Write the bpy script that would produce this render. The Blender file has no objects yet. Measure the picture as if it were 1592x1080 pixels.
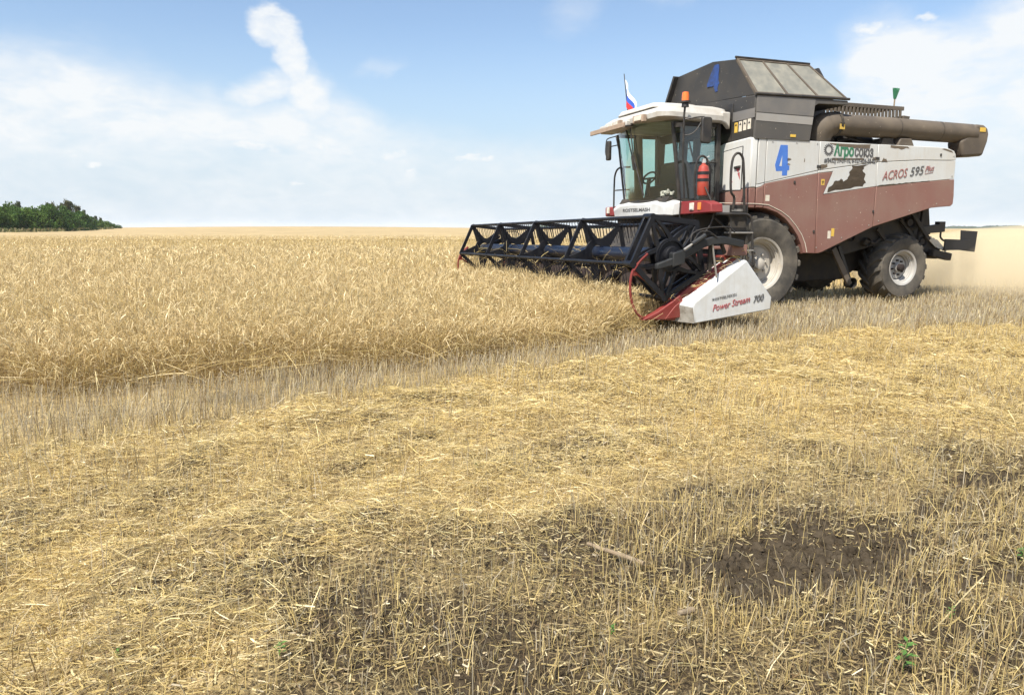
import bpy, bmesh, math, random
import numpy as np
from mathutils import Vector, Matrix, Quaternion
R_ = math.radians
random.seed(7); rng = np.random.default_rng(11)
scn = bpy.context.scene
COL = scn.collection

# ------------------------------------------------------------------ camera
CAM_H = 1.35
cam_d = bpy.data.cameras.new("camera")
cam_d.sensor_fit = 'HORIZONTAL'; cam_d.sensor_width = 36.0
cam_d.lens = 36.0 * 1156.0 / 1592.0
cam_d.clip_start = 0.05; cam_d.clip_end = 20000
cam = bpy.data.objects.new("camera", cam_d); COL.objects.link(cam)
cam.location = (0, 0, CAM_H)
cam.rotation_euler = (math.pi / 2 - math.atan(185 / 1156), 0, 0)
scn.camera = cam

# ------------------------------------------------------------------ light
SUN_EL = R_(54); SUN_AZ = R_(216)            # azimuth clockwise from +Y
sun_d = bpy.data.lights.new("sun", 'SUN'); sun_d.energy = 5.0; sun_d.angle = R_(0.6)
sun_d.color = (1.0, 0.935, 0.83)
sun = bpy.data.objects.new("sun", sun_d); COL.objects.link(sun)
to_sun = Vector((math.sin(SUN_AZ) * math.cos(SUN_EL), math.cos(SUN_AZ) * math.cos(SUN_EL), math.sin(SUN_EL)))
sun.rotation_euler = to_sun.to_track_quat('Z', 'Y').to_euler()
sun.location = (0, -20, 30)

scn.view_settings.view_transform = 'Standard'; scn.view_settings.look = 'None'
scn.view_settings.exposure = 0.74; scn.view_settings.gamma = 1.0
scn.render.engine = 'CYCLES'
scn.cycles.max_bounces = 6; scn.cycles.diffuse_bounces = 4; scn.cycles.glossy_bounces = 3
scn.cycles.transparent_max_bounces = 12; scn.cycles.transmission_bounces = 4
scn.cycles.use_denoising = True; scn.cycles.denoiser = 'OPENIMAGEDENOISE'; scn.cycles.denoising_input_passes = 'RGB_ALBEDO_NORMAL'; scn.cycles.denoising_prefilter = 'ACCURATE'; scn.cycles.volume_bounces = 1; scn.cycles.volume_max_steps = 64
scn.cycles.sample_clamp_indirect = 2.5; scn.cycles.sample_clamp_direct = 8.0

# ------------------------------------------------------------------ world: sky and clouds
w = bpy.data.worlds.new("World"); scn.world = w; w.use_nodes = True
nt = w.node_tree; nt.nodes.clear()
def N(t, **kw):
    n = nt.nodes.new(t)
    for k, v in kw.items(): setattr(n, k, v)
    return n
def LK(a, b): nt.links.new(a, b)
def M(op, a, b=None, c=None, clamp=False):
    n = N('ShaderNodeMath', operation=op); n.use_clamp = clamp
    for i, q in enumerate((a, b, c)):
        if q is None: continue
        if isinstance(q, (int, float)): n.inputs[i].default_value = q
        else: LK(q, n.inputs[i])
    return n.outputs[0]
sky = N('ShaderNodeTexSky', sky_type='NISHITA'); sky.sun_disc = False
sky.sun_elevation = SUN_EL; sky.sun_rotation = SUN_AZ
sky.air_density = 1.0; sky.dust_density = 1.2; sky.ozone_density = 1.6; sky.altitude = 100
tc = N('ShaderNodeTexCoord'); sep = N('ShaderNodeSeparateXYZ'); LK(tc.outputs['Generated'], sep.inputs[0])
az = M('ARCTAN2', sep.outputs[0], sep.outputs[1]); el = M('ARCSINE', sep.outputs[2])
comb = N('ShaderNodeCombineXYZ'); LK(az, comb.inputs[0]); LK(el, comb.inputs[1])
def warp(scale, amt, det=5.0, stretch=1.0):
    mp = N('ShaderNodeMapping'); mp.inputs['Scale'].default_value = (1.0, stretch, 1)
    LK(comb.outputs[0], mp.inputs[0])
    nz = N('ShaderNodeTexNoise'); nz.inputs['Scale'].default_value = scale; nz.inputs['Detail'].default_value = det
    nz.inputs['Roughness'].default_value = 0.6
    LK(mp.outputs[0], nz.inputs['Vector'])
    vs = N('ShaderNodeVectorMath', operation='SUBTRACT'); LK(nz.outputs['Color'], vs.inputs[0]); vs.inputs[1].default_value = (.5, .5, .5)
    vm = N('ShaderNodeVectorMath', operation='SCALE'); LK(vs.outputs[0], vm.inputs[0]); vm.inputs['Scale'].default_value = amt
    va = N('ShaderNodeVectorMath', operation='ADD'); LK(comb.outputs[0], va.inputs[0]); LK(vm.outputs[0], va.inputs[1])
    return va.outputs[0], nz.outputs['Fac']
soft, fac_soft = warp(7.0, 0.07, 5.0, 1.8)
fine, fac_fine = warp(26.0, 0.034, 7.0, 1.5)
def blob(vec, a, e, ra, re, rot=0.0, p0=0.0, p1=1.0):
    mp = N('ShaderNodeMapping', vector_type='TEXTURE')
    mp.inputs['Location'].default_value = (R_(a), R_(e), 0)
    mp.inputs['Rotation'].default_value = (0, 0, R_(rot))
    mp.inputs['Scale'].default_value = (R_(ra), R_(re), 1)
    LK(vec, mp.inputs[0])
    # flatten the third coordinate that the warp noise adds
    s = N('ShaderNodeVectorMath', operation='MULTIPLY'); LK(mp.outputs[0], s.inputs[0]); s.inputs[1].default_value = (1, 1, 0)
    g = N('ShaderNodeTexGradient', gradient_type='SPHERICAL'); LK(s.outputs[0], g.inputs[0])
    mr = N('ShaderNodeMapRange', interpolation_type='SMOOTHSTEP'); LK(g.outputs['Fac'], mr.inputs[0])
    mr.inputs[1].default_value = p0; mr.inputs[2].default_value = p1
    return mr.outputs[0]
def mx(items):
    o = items[0]
    for i in items[1:]: o = M('MAXIMUM', o, i)
    return o
def addc(items):
    o = items[0]
    for i in items[1:]: o = M('ADD', o, i)
    return o
# the big milky bank: its upper edge as elevation over azimuth (degrees)
def under(vec, edge, softness):
    sp = N('ShaderNodeSeparateXYZ'); LK(vec, sp.inputs[0])
    fc = N('ShaderNodeFloatCurve'); cv = fc.mapping.curves[0]
    for k, (a, e) in enumerate(edge):
        X_, Y_ = (a + 60) / 120, e / 20
        if k < 2: cv.points[k].location = (X_, Y_)
        else: cv.points.new(X_, Y_)
    fc.mapping.extend = 'HORIZONTAL'; fc.mapping.update()
    LK(M('MULTIPLY_ADD', sp.outputs[0], 180 / math.pi / 120, .5), fc.inputs['Value'])
    top = M('MULTIPLY', fc.outputs[0], R_(20))
    mr = N('ShaderNodeMapRange', interpolation_type='SMOOTHSTEP'); LK(M('SUBTRACT', top, sp.outputs[1]), mr.inputs[0])
    mr.inputs[1].default_value = -R_(softness) * .35; mr.inputs[2].default_value = R_(softness)
    return mr.outputs[0]
bank = under(soft, [(-60, 11), (-33.2, 11.6), (-28, 11.6), (-24.3, 10.8), (-20.5, 9.9), (-15, 9.4), (-11.2, 7.9), (-7.5, 7.6), (-3.7, 6.9), (3, 6.6), (12, 6.8), (20.8, 7.4), (23.4, 11.2), (26.4, 12.8), (30, 13.2), (33, 15.5), (60, 16)], 3.2)
plume = mx([blob(fine, -16.9, 13.5, 2.2, 1.6, -25, 0, .5), blob(fine, -15.8, 11.7, 1.5, 3.2, 22, 0, .55), blob(fine, -14.7, 9.2, 2.3, 3.4, 28, 0, .7), blob(soft, -17.8, 9.6, 3.4, 1.6, 12, 0, .8),
            M('MULTIPLY', blob(soft, -12.5, 7.4, 5.5, 3.0, -25, 0, .9), .9)])
extra = addc([M('MULTIPLY', blob(soft, 26.5, 10.5, 5.5, 3.6, -45, 0, .7), .9), M('MULTIPLY', blob(soft, 22, 9.5, 5, 2.0, 0, 0, .9), .5), M('MULTIPLY', blob(soft, 12, 16.6, 4, 1.4, 0, 0, .9), .4),
              M('MULTIPLY', blob(soft, 4.6, 15.2, 3, 1.6, 20, 0, .9), .35), M('MULTIPLY', blob(fine, -9.7, 11.4, 2.6, .8, 15, 0, .9), .3)])
puffs = mx([blob(fine, -18.8, 5.75, 2.9, .50, 0, 0, .7), blob(fine, -14.0, 5.7, 1.3, .70, 0, 0, .7), blob(fine, -8.9, 5.5, 2.0, .7, 0, 0, .8),
            blob(fine, -2.7, 5.3, 2.2, .5, 0, 0, .7), blob(fine, -28.7, 4.2, 1.1, .4, 0, 0, .8), blob(fine, -29.8, 4.8, .9, .35, 0, 0, .9),
            blob(fine, -7.6, 4.0, .8, .5, 0, 0, .8), blob(fine, -15.9, 3.2, 1.4, .35, 0, 0, 1), blob(fine, 24.7, 13.0, 2.0, .7, 0, 0, .8),
            blob(fine, 27.6, 13.2, 1.0, .4, 0, 0, .8)])
def rng_(f, a, b, c, d, smooth=False):
    r = N('ShaderNodeMapRange'); 
    if smooth: r.interpolation_type = 'SMOOTHSTEP'
    LK(f, r.inputs[0])
    for k, q in enumerate((a, b, c, d)): r.inputs[1 + k].default_value = q
    return r.outputs[0]
def wisp(scale, stretch, rot, det, dist):
    mp = N('ShaderNodeMapping'); mp.inputs['Rotation'].default_value = (0, 0, R_(rot)); mp.inputs['Scale'].default_value = (1, stretch, 1); LK(comb.outputs[0], mp.inputs[0])
    nz = N('ShaderNodeTexNoise'); nz.inputs['Scale'].default_value = scale; nz.inputs['Detail'].default_value = det; nz.inputs['Roughness'].default_value = .62; nz.inputs['Distortion'].default_value = dist
    LK(mp.outputs[0], nz.inputs['Vector']); return nz.outputs['Fac']
w1_ = wisp(7.0, 2.6, 12, 9, .5); w2_ = wisp(24.0, 2.2, 18, 8, .4); w3_ = wisp(60.0, 1.5, 0, 6, .3)
tex = M('MULTIPLY', rng_(w1_, .32, .66, .46, 1.12), rng_(w2_, .3, .7, .62, 1.12))
lowfade = rng_(el, R_(3.0), R_(8.0), .50, 1.0, True)
cl = M('MULTIPLY', M('MULTIPLY', M('ADD', M('MULTIPLY', bank, 1.22), extra), tex), lowfade)
cl = M('MINIMUM', M('MAXIMUM', cl, 0.0), .95)
ptex = M('MULTIPLY', rng_(w2_, .28, .62, .62, 1.05), rng_(w3_, .3, .7, .86, 1.06))
cl = M('MINIMUM', mx([cl, M('MULTIPLY', plume, ptex), M('MULTIPLY', puffs, rng_(w3_, .3, .65, .45, 1.1))]), 1.0)
# milky air low over the plain
low = N('ShaderNodeMapRange', interpolation_type='SMOOTHSTEP'); LK(el, low.inputs[0])
low.inputs[1].default_value = R_(15); low.inputs[2].default_value = R_(1.0); low.inputs[3].default_value = 0.0; low.inputs[4].default_value = .88
cmix0 = N('ShaderNodeMix', data_type='RGBA'); LK(low.outputs[0], cmix0.inputs[0])
hsv = N('ShaderNodeHueSaturation'); hsv.inputs['Saturation'].default_value = 1.0; hsv.inputs['Value'].default_value = 1.0
LK(sky.outputs[0], hsv.inputs['Color'])
LK(hsv.outputs[0], cmix0.inputs[6]); cmix0.inputs[7].default_value = (3.05, 3.86, 4.65, 1)
cmix = N('ShaderNodeMix', data_type='RGBA'); LK(cl, cmix.inputs[0]); LK(cmix0.outputs[2], cmix.inputs[6])
cmix.inputs[7].default_value = (5.1, 5.25, 5.35, 1)
bg = N('ShaderNodeBackground'); bg.inputs['Strength'].default_value = 0.110
LK(cmix.outputs[2], bg.inputs['Color'])
wo = N('ShaderNodeOutputWorld'); LK(bg.outputs[0], wo.inputs[0])
w.cycles.sampling_method = 'MANUAL'; w.cycles.sample_map_resolution = 512

# ------------------------------------------------------------------ materials
def mat(name, col, rough=.5, metal=0.0, dirt=None, amt=0.0, scale=6.0, col2=None, var=0.0, bump=0.0, bscale=80.0,
        spec=.5, coat=0.0, streaks=0.0, specks=0.0, speckcol=(.6, .52, .4)):
    m = bpy.data.materials.new(name); m.use_nodes = True
    t = m.node_tree; b = t.nodes['Principled BSDF']
    b.inputs['Roughness'].default_value = rough; b.inputs['Metallic'].default_value = metal
    b.inputs['Specular IOR Level'].default_value = spec; b.inputs['Coat Weight'].default_value = coat
    c = None
    tcn = t.nodes.new('ShaderNodeTexCoord')
    def noise(sc, det=6, stretch=None, off=0.0):
        mp = t.nodes.new('ShaderNodeMapping'); mp.inputs['Location'].default_value = (off, off * 1.7, off * .3)
        if stretch: mp.inputs['Scale'].default_value = stretch
        t.links.new(tcn.outputs['Object'], mp.inputs[0])
        n = t.nodes.new('ShaderNodeTexNoise'); n.inputs['Scale'].default_value = sc; n.inputs['Detail'].default_value = det
        n.inputs['Roughness'].default_value = .62
        t.links.new(mp.outputs[0], n.inputs['Vector']); return n.outputs['Fac']
    def ramp(f, a, bb, lo=0., hi=1.):
        r = t.nodes.new('ShaderNodeMapRange'); t.links.new(f, r.inputs[0])
        r.inputs[1].default_value = a; r.inputs[2].default_value = bb; r.inputs[3].default_value = lo; r.inputs[4].default_value = hi
        return r.outputs[0]
    def mix(f, A, B):
        n = t.nodes.new('ShaderNodeMix'); n.data_type = 'RGBA'
        t.links.new(f, n.inputs[0])
        for i, q in ((6, A), (7, B)):
            if isinstance(q, tuple): n.inputs[i].default_value = (*q, 1)
            else: t.links.new(q, n.inputs[i])
        return n.outputs[2]
    c = col
    if col2: c = mix(ramp(noise(scale * .6, 5, off=3.1), .35, .65), c, col2)
    if var: c = mix(ramp(noise(scale * 9, 4, off=7.7), .3, .7, 0, var), c, tuple(x * .45 for x in col))
    if dirt: c = mix(ramp(noise(scale, 8), .38, .72, 0.12 * amt, amt), c, dirt)
    if streaks: c = mix(ramp(noise(4.0, 6, (6, 6, .5), 1.3), .5, .75, 0, streaks), c, dirt or (.2, .16, .12))
    if specks:
        c = mix(ramp(noise(26, 3, off=5.5), .70 - .05 * specks, .73 - .05 * specks, 0, .8), c, speckcol)
    if isinstance(c, tuple): b.inputs['Base Color'].default_value = (*c, 1)
    else: t.links.new(c, b.inputs['Base Color'])
    if dirt:
        t.links.new(ramp(noise(scale, 8), .38, .72, rough, min(1, rough + .35)), b.inputs['Roughness'])
    if bump:
        bp = t.nodes.new('ShaderNodeBump'); bp.inputs['Strength'].default_value = bump; bp.inputs['Distance'].default_value = .02
        t.links.new(noise(bscale, 5), bp.inputs['Height']); t.links.new(bp.outputs[0], b.inputs['Normal'])
    return m
DUST = (.34, .27, .19)
MT = dict(
    white=mat('white_paint', (.52, .54, .535), .38, dirt=(.46, .43, .37), amt=.6, scale=2.2, streaks=.5, specks=-.6, speckcol=(.13, .09, .06)),
    clean_white=mat('clean_white_paint', (.54, .565, .57), .34, dirt=(.36, .33, .27), amt=.5, scale=4.5, streaks=.3, specks=-.7, speckcol=(.13, .09, .06)),
    roofwhite=mat('roof_white', (.50, .50, .475), .5, dirt=(.30, .26, .20), amt=.8, scale=3.5, streaks=.2),
    red=mat('faded_red_paint', (.190, .080, .062), .55, dirt=(.235, .160, .125), amt=.75, scale=1.6, col2=(.205, .092, .075), streaks=.18, specks=.25),
    brightred=mat('red_paint', (.21, .013, .017), .4, dirt=(.24, .09, .07), amt=.4, scale=4),
    headred=mat('header_red_paint', (.17, .014, .012), .45, dirt=(.20, .09, .06), amt=.4, scale=5),
    dark=mat('dark_tank_paint', (.024, .0235, .023), .45, dirt=(.085, .075, .062), amt=.5, scale=2.0, specks=.1),
    darkside=mat('lighter_tank_wall', (.060, .059, .057), .55, dirt=(.135, .12, .10), amt=.5, scale=2.0, specks=.1),  # near wall toned lighter than the rest of the tank
    grey=mat('grey_stripe', (.13, .127, .123), .5, dirt=(.26, .235, .2), amt=.5, scale=2.0),
    lightgrey=mat('light_grey_stripe', (.30, .295, .28), .5, dirt=(.27, .24, .20), amt=.5, scale=2.0),
    black=mat('black_steel', (.012, .012, .013), .45, dirt=(.10, .085, .065), amt=.45, scale=8),
    chassis=mat('grimy_chassis', (.014, .013, .012), .7, dirt=(.085, .07, .052), amt=.7, scale=6, bump=.3, bscale=30),
    reel=mat('reel_blue_black', (.0045, .0055, .009), .34, dirt=(.03, .028, .027), amt=.22, scale=9, spec=.35),
    tube=mat('reel_tube_blue', (.006, .012, .030), .26, dirt=(.045, .05, .06), amt=.2, scale=5),
    grime=mat('scuffed_dirty_white', (.30, .29, .26), .6, dirt=(.12, .10, .075), amt=.9, scale=9, specks=.9, speckcol=(.06, .045, .03)),
    backsheet=mat('shade_darkened_sheet', (.014, .006, .005), .7, dirt=(.028, .021, .017), amt=.6, scale=5),  # shade behind the reel darkened into the colour; rear wheel hubs share it
    arm=mat('reel_arm_grey', (.013, .0155, .018), .45, dirt=(.05, .047, .04), amt=.35, scale=7),
    steel=mat('bare_steel', (.45, .44, .42), .35, .8, dirt=(.3, .26, .2), amt=.5, scale=9),
    auger=mat('dusty_auger_paint', (.060, .049, .038), .6, dirt=(.16, .128, .092), amt=.8, scale=1.8, specks=.1),
    tyre=mat('dusty_rubber', (.028, .027, .025), .85, dirt=(.17, .148, .115), amt=.9, scale=3.0, bump=.15, bscale=60),
    rim=mat('rim_paint', (.44, .425, .385), .5, dirt=(.33, .28, .21), amt=.8, scale=3.5, specks=.1, speckcol=(.1, .05, .03)),
    rimblue=mat('pale_rim_paint', (.36, .355, .34), .4, dirt=(.4, .37, .32), amt=.6, scale=4),
    peel=mat('peeled_primer', (.105, .080, .055), .8, dirt=(.16, .125, .085), amt=.7, scale=10),
    beige=mat('dusty_beige_trim', (.36, .27, .20), .6, dirt=(.2, .15, .11), amt=.6, scale=9),
    seat=mat('brown_upholstery', (.10, .082, .05), .9, bump=.3, bscale=70, var=.5),
    olive=mat('olive_trim', (.16, .135, .09), .8, dirt=(.2, .17, .12), amt=.4, scale=5),
    orange=mat('orange_plastic', (.75, .16, .02), .25, coat=.5),
    amber=mat('amber_lens', (.70, .20, .02), .2, coat=.6),
    lamp=mat('lamp_lens', (.62, .60, .52), .12, coat=.8, dirt=(.4, .34, .25), amt=.6, scale=14),
    yellow=mat('yellow_sticker', (.68, .44, .05), .5, dirt=(.3, .25, .18), amt=.4, scale=20),
    paper=mat('white_sticker', (.66, .62, .52), .5, dirt=(.35, .3, .22), amt=.5, scale=20),
    ink=mat('black_ink', (.012, .012, .014), .5),
    textdark=mat('dark_grey_lettering', (.085, .085, .085), .5),
    textred=mat('red_lettering', (.33, .07, .075), .5),
    textdkred=mat('faded_red_lettering', (.27, .11, .10), .5),
    textgreen=mat('green_lettering', (.035, .16, .085), .5),
    blue=mat('blue_number_paint', (.045, .14, .48), .5, dirt=(.10, .26, .66), amt=.5, scale=9),
    sprayblue=mat('sprayed_blue_paint', (.017, .060, .24), .6, dirt=(.025, .035, .07), amt=.9, scale=11),
    flagwhite=mat('white_cloth', (.80, .80, .80), .9), flagblue=mat('blue_cloth', (.03, .09, .42), .9), flagred=mat('red_cloth', (.50, .03, .03), .9),
    extred=mat('extinguisher_red', (.36, .035, .022), .3, coat=.4, dirt=(.3, .14, .09), amt=.35, scale=12),
    broom=mat('green_plastic_bristle', (.012, .14, .06), .6, var=.6, scale=9),
    wood=mat('weathered_wood', (.27, .215, .14), .8, dirt=(.16, .11, .07), amt=.6, scale=14, bump=.4, bscale=50),
    leafgreen=mat('green_leaf', (.09, .30, .04), .6, var=.5, scale=6),
    weedgreen=mat('weed_green', (.085, .19, .035), .6, var=.4, scale=9),
    cord=mat('pale_cloth_clutter', (.35, .36, .30), .9, var=.5, scale=12),
)
def glass(name, tint, alpha_t):
    m = bpy.data.materials.new(name); m.use_nodes = True; t = m.node_tree; t.nodes.clear()
    g = t.nodes.new('ShaderNodeBsdfGlossy'); g.inputs['Roughness'].default_value = .03; g.inputs['Color'].default_value = (.9, .95, 1, 1)
    tr = t.nodes.new('ShaderNodeBsdfTransparent'); tr.inputs['Color'].default_value = (*tint, 1)
    df = t.nodes.new('ShaderNodeBsdfDiffuse'); df.inputs['Color'].default_value = (.25, .25, .22, 1)
    fr = t.nodes.new('ShaderNodeFresnel'); fr.inputs['IOR'].default_value = 1.5
    a = t.nodes.new('ShaderNodeMixShader'); b = t.nodes.new('ShaderNodeMixShader'); o = t.nodes.new('ShaderNodeOutputMaterial')
    a.inputs[0].default_value = alpha_t
    t.links.new(tr.outputs[0], a.inputs[1]); t.links.new(df.outputs[0], a.inputs[2])
    t.links.new(fr.outputs[0], b.inputs[0]); t.links.new(a.outputs[0], b.inputs[1]); t.links.new(g.outputs[0], b.inputs[2])
    t.links.new(b.outputs[0], o.inputs[0]); return m
MT['glass'] = glass('tinted_cab_glass', (.72, .90, .83), .08)
MT['sideglass'] = glass('dark_side_glass', (.42, .52, .52), .12)
MT['dustyglass'] = mat('dusty_polycarbonate', (.17, .17, .145), .35, dirt=(.28, .265, .215), amt=.8, scale=7, bump=.1, bscale=25)

# ------------------------------------------------------------------ mesh helpers
class MB:
    def __init__(s): s.v = []; s.f = []
    def add(s, vs, fs):
        o = len(s.v); s.v += [tuple(p) for p in vs]; s.f += [tuple(i + o for i in f) for f in fs]; return s
    def box(s, x0, x1, y0, y1, z0, z1):
        return s.add([(x, y, z) for x in (x0, x1) for y in (y0, y1) for z in (z0, z1)],
                     [(0, 1, 3, 2), (4, 6, 7, 5), (0, 4, 5, 1), (2, 3, 7, 6), (0, 2, 6, 4), (1, 5, 7, 3)])
    def obox(s, a, b, wdt, hgt, up=(0, 0, 1)):
        """square bar from a to b"""
        a = Vector(a); b = Vector(b); d = (b - a).normalized(); up = Vector(up)
        if abs(d.dot(up)) > .98: up = Vector((1, 0, 0))
        sd = d.cross(up).normalized(); u2 = sd.cross(d)
        vs = [p + sd * (i * wdt / 2) + u2 * (j * hgt / 2) for p in (a, b) for i in (-1, 1) for j in (-1, 1)]
        return s.add(vs, [(0, 1, 3, 2), (4, 6, 7, 5), (0, 4, 5, 1), (2, 3, 7, 6), (0, 2, 6, 4), (1, 5, 7, 3)])
    def prism(s, pts, axis, a, b):
        """polygon in the two other axes extruded along axis ('x': pts=(y,z); 'y': pts=(x,z); 'z': pts=(x,y))"""
        n = len(pts)
        def P(p, t): return {'x': (t, p[0], p[1]), 'y': (p[0], t, p[1]), 'z': (p[0], p[1], t)}[axis]
        vs = [P(p, a) for p in pts] + [P(p, b) for p in pts]
        fs = [tuple(range(n)), tuple(range(2 * n - 1, n - 1, -1))] + [(i, (i + 1) % n, n + (i + 1) % n, n + i) for i in range(n)]
        return s.add(vs, fs)
    def tube(s, pts, r, n=8, caps=True):
        pts = [Vector(p) for p in pts]; rs = r if isinstance(r, (list, tuple)) else [r] * len(pts)
        up = None; vs = []; fs = []
        for i, p in enumerate(pts):
            d = (pts[min(i + 1, len(pts) - 1)] - pts[max(i - 1, 0)]).normalized()
            if up is None:
                up = Vector((0, 0, 1)) if abs(d.z) < .9 else Vector((1, 0, 0))
            sd = d.cross(up).normalized(); up = sd.cross(d).normalized()
            for k in range(n):
                a = 2 * math.pi * k / n
                vs.append(p + (sd * math.cos(a) + up * math.sin(a)) * rs[i])
        for i in range(len(pts) - 1):
            for k in range(n):
                fs.append((i * n + k, i * n + (k + 1) % n, (i + 1) * n + (k + 1) % n, (i + 1) * n + k))
        if caps: fs += [tuple(range(n))[::-1], tuple((len(pts) - 1) * n + k for k in range(n))]
        return s.add(vs, fs)
    def lathe(s, prof, axis, c, n=32, closed=False):
        """prof = [(radius, along)], revolved round axis through c"""
        vs = []; fs = []; m = len(prof)
        for r, t in prof:
            for k in range(n):
                a = 2 * math.pi * k / n; p, q = r * math.cos(a), r * math.sin(a)
                vs.append({'y': (c[0] + p, c[1] + t, c[2] + q), 'z': (c[0] + p, c[1] + q, c[2] + t), 'x': (c[0] + t, c[1] + p, c[2] + q)}[axis])
        for i in range(m if closed else m - 1):
            j = (i + 1) % m
            for k in range(n): fs.append((i * n + k, i * n + (k + 1) % n, j * n + (k + 1) % n, j * n + k))
        return s.add(vs, fs)
    def build(s, name, m, parent=None, bevel=0.0, smooth=35, seg=2):
        me = bpy.data.meshes.new(name); me.from_pydata(s.v, [], s.f)
        bm = bmesh.new(); bm.from_mesh(me)
        bmesh.ops.recalc_face_normals(bm, faces=bm.faces); bm.to_mesh(me); bm.free()
        if smooth:
            me.polygons.foreach_set('use_smooth', [True] * len(me.polygons)); me.set_sharp_from_angle(angle=R_(smooth))
        me.materials.append(MT[m] if isinstance(m, str) else m)
        o = bpy.data.objects.new(name, me); COL.objects.link(o)
        if parent: o.parent = parent
        if bevel:
            bv = o.modifiers.new('bevel', 'BEVEL'); bv.width = bevel; bv.segments = seg; bv.limit_method = 'ANGLE'; bv.angle_limit = R_(40)
        return o
def arc(cx, cy, r, a0, a1, n):
    return [(cx + r * math.cos(R_(a0 + (a1 - a0) * i / n)), cy + r * math.sin(R_(a0 + (a1 - a0) * i / n))) for i in range(n + 1)]
def smoothpath(pts, n=6):
    """Catmull-Rom through the points"""
    P = [Vector(p) for p in pts]; P = [P[0] * 2 - P[1]] + P + [P[-1] * 2 - P[-2]]; out = []
    for i in range(1, len(P) - 2):
        a, b, c, d = P[i - 1:i + 3]
        for k in range(n):
            t = k / n
            out.append(.5 * ((2 * b) + (c - a) * t + (2 * a - 5 * b + 4 * c - d) * t * t + (3 * b - a - 3 * c + d) * t ** 3))
    out.append(P[-2]); return out
def empty(name, loc, rz=0.0, parent=None):
    o = bpy.data.objects.new(name, None); COL.objects.link(o); o.location = loc; o.rotation_euler = (0, 0, rz)
    o.empty_display_size = .2
    if parent: o.parent = parent
    return o
def tag(o, label=None, cat=None, group=None, kind=None):
    if label: o['label'] = label
    if cat: o['category'] = cat
    if group: o['group'] = group
    if kind: o['kind'] = kind
    return o
def text(body, size, org, xd, yd, m, parent, name='lettering', thick=.002, sx=1.0, bold=0.0, shear=0.0, space=1.0, fit=None):
    cu = bpy.data.curves.new(name, 'FONT'); cu.body = body; cu.size = size; cu.offset = bold; cu.shear = shear; cu.space_character = space
    cu.extrude = thick; cu.resolution_u = 3
    to = bpy.data.objects.new('tmp', cu); COL.objects.link(to)
    bpy.context.view_layer.update()
    me = bpy.data.meshes.new_from_object(to.evaluated_get(bpy.context.evaluated_depsgraph_get()))
    bpy.data.objects.remove(to); bpy.data.curves.remove(cu)
    if fit:
        xs = [v.co.x for v in me.vertices]; me.transform(Matrix.Translation((-min(xs), 0, 0))); sx = fit / (max(xs) - min(xs))
    X = Vector(xd).normalized(); Y = Vector(yd); Y = (Y - X * 0).normalized(); Z = X.cross(Y).normalized()
    mtx = Matrix(((X.x * sx, Y.x, Z.x, org[0]), (X.y * sx, Y.y, Z.y, org[1]), (X.z * sx, Y.z, Z.z, org[2]), (0, 0, 0, 1)))
    me.transform(mtx); me.materials.clear(); me.materials.append(MT[m]); me.name = name
    o = bpy.data.objects.new(name, me); COL.objects.link(o); o.parent = parent
    return o

# ================================================================== COMBINE HARVESTER (local x = rearwards, y = away from camera, z up)
YAW = R_(20.5); ORG = (3.889, 11.556, 0.0)
cb = empty('combine_harvester', ORG, YAW)
tag(cb, 'dusty red and white combine harvester with dark grain tank cutting wheat', 'combine harvester')

# ---- chassis and inner masses
b = MB()
b.box(-.2, 3.7, .22, 2.65, 1.75, 2.6)
b.prism([(-.6, 1.1), (.9, .82), (1.9, 1.05), (3.5, 1.5), (3.75, 1.78), (-.6, 1.75)], 'y', .75, 2.3)
b.box(-.12, .12, .7, 2.4, .68, .92)                     # front axle
b.prism([(-.35, 1.15), (-.3, .55), (.5, .42), (2.4, .46), (2.9, .75), (2.9, 1.3), (1.2, 1.0)], 'y', .85, 1.9)
b.build('chassis', 'chassis', cb, .02)
b = MB()
b.obox((1.9, .6, 1.05), (3.3, .8, 1.42), .1, .16); b.obox((2.0, 2.2, 1.05), (3.3, 2.2, 1.42), .1, .16)
b.box(2.95, 3.2, .55, 2.4, .58, .82); b.obox((3.08, 1.5, .8), (3.08, 1.5, 1.4), .3, .5)
b.build('rear_axle', 'chassis', cb, .015)
b = MB()
for (u0, z0, rr) in ((2.35, 1.12, .075), (3.62, 1.12, .08), (2.0, 1.2, .06), (3.3, 1.45, .09)):
    b.lathe([(rr, 0), (rr, .07), (rr * .75, .07), (rr * .7, .03), (.02, .03)], 'y', (u0, .28, z0), 20)
b.obox((3.3, .3, 1.62), (3.75, .3, 1.15), .05, .07); b.obox((3.62, .35, 1.7), (3.55, .35, 1.1), .05, .05)
b.obox((3.1, .34, 1.5), (3.42, .34, 1.2), .04, .05); b.obox((2.6, .35, 1.35), (2.9, .35, 1.05), .04, .06)
b.tube([(2.3, .3, 1.15), (2.55, .33, 1.1), (2.8, .4, 1.2), (3.2, .34, 1.25), (3.5, .3, 1.12)], .022, 8)
b.obox((3.62, .5, 1.72), (3.72, .5, 1.2), .08, .5)
b.prism([(1.2, 1.0), (2.2, 1.43), (3.58, 1.73), (3.58, 1.34), (2.9, 1.12), (2.0, .92)], 'y', .40, 2.4)
b.build('drive_linkage', 'chassis', cb, .006)

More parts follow.
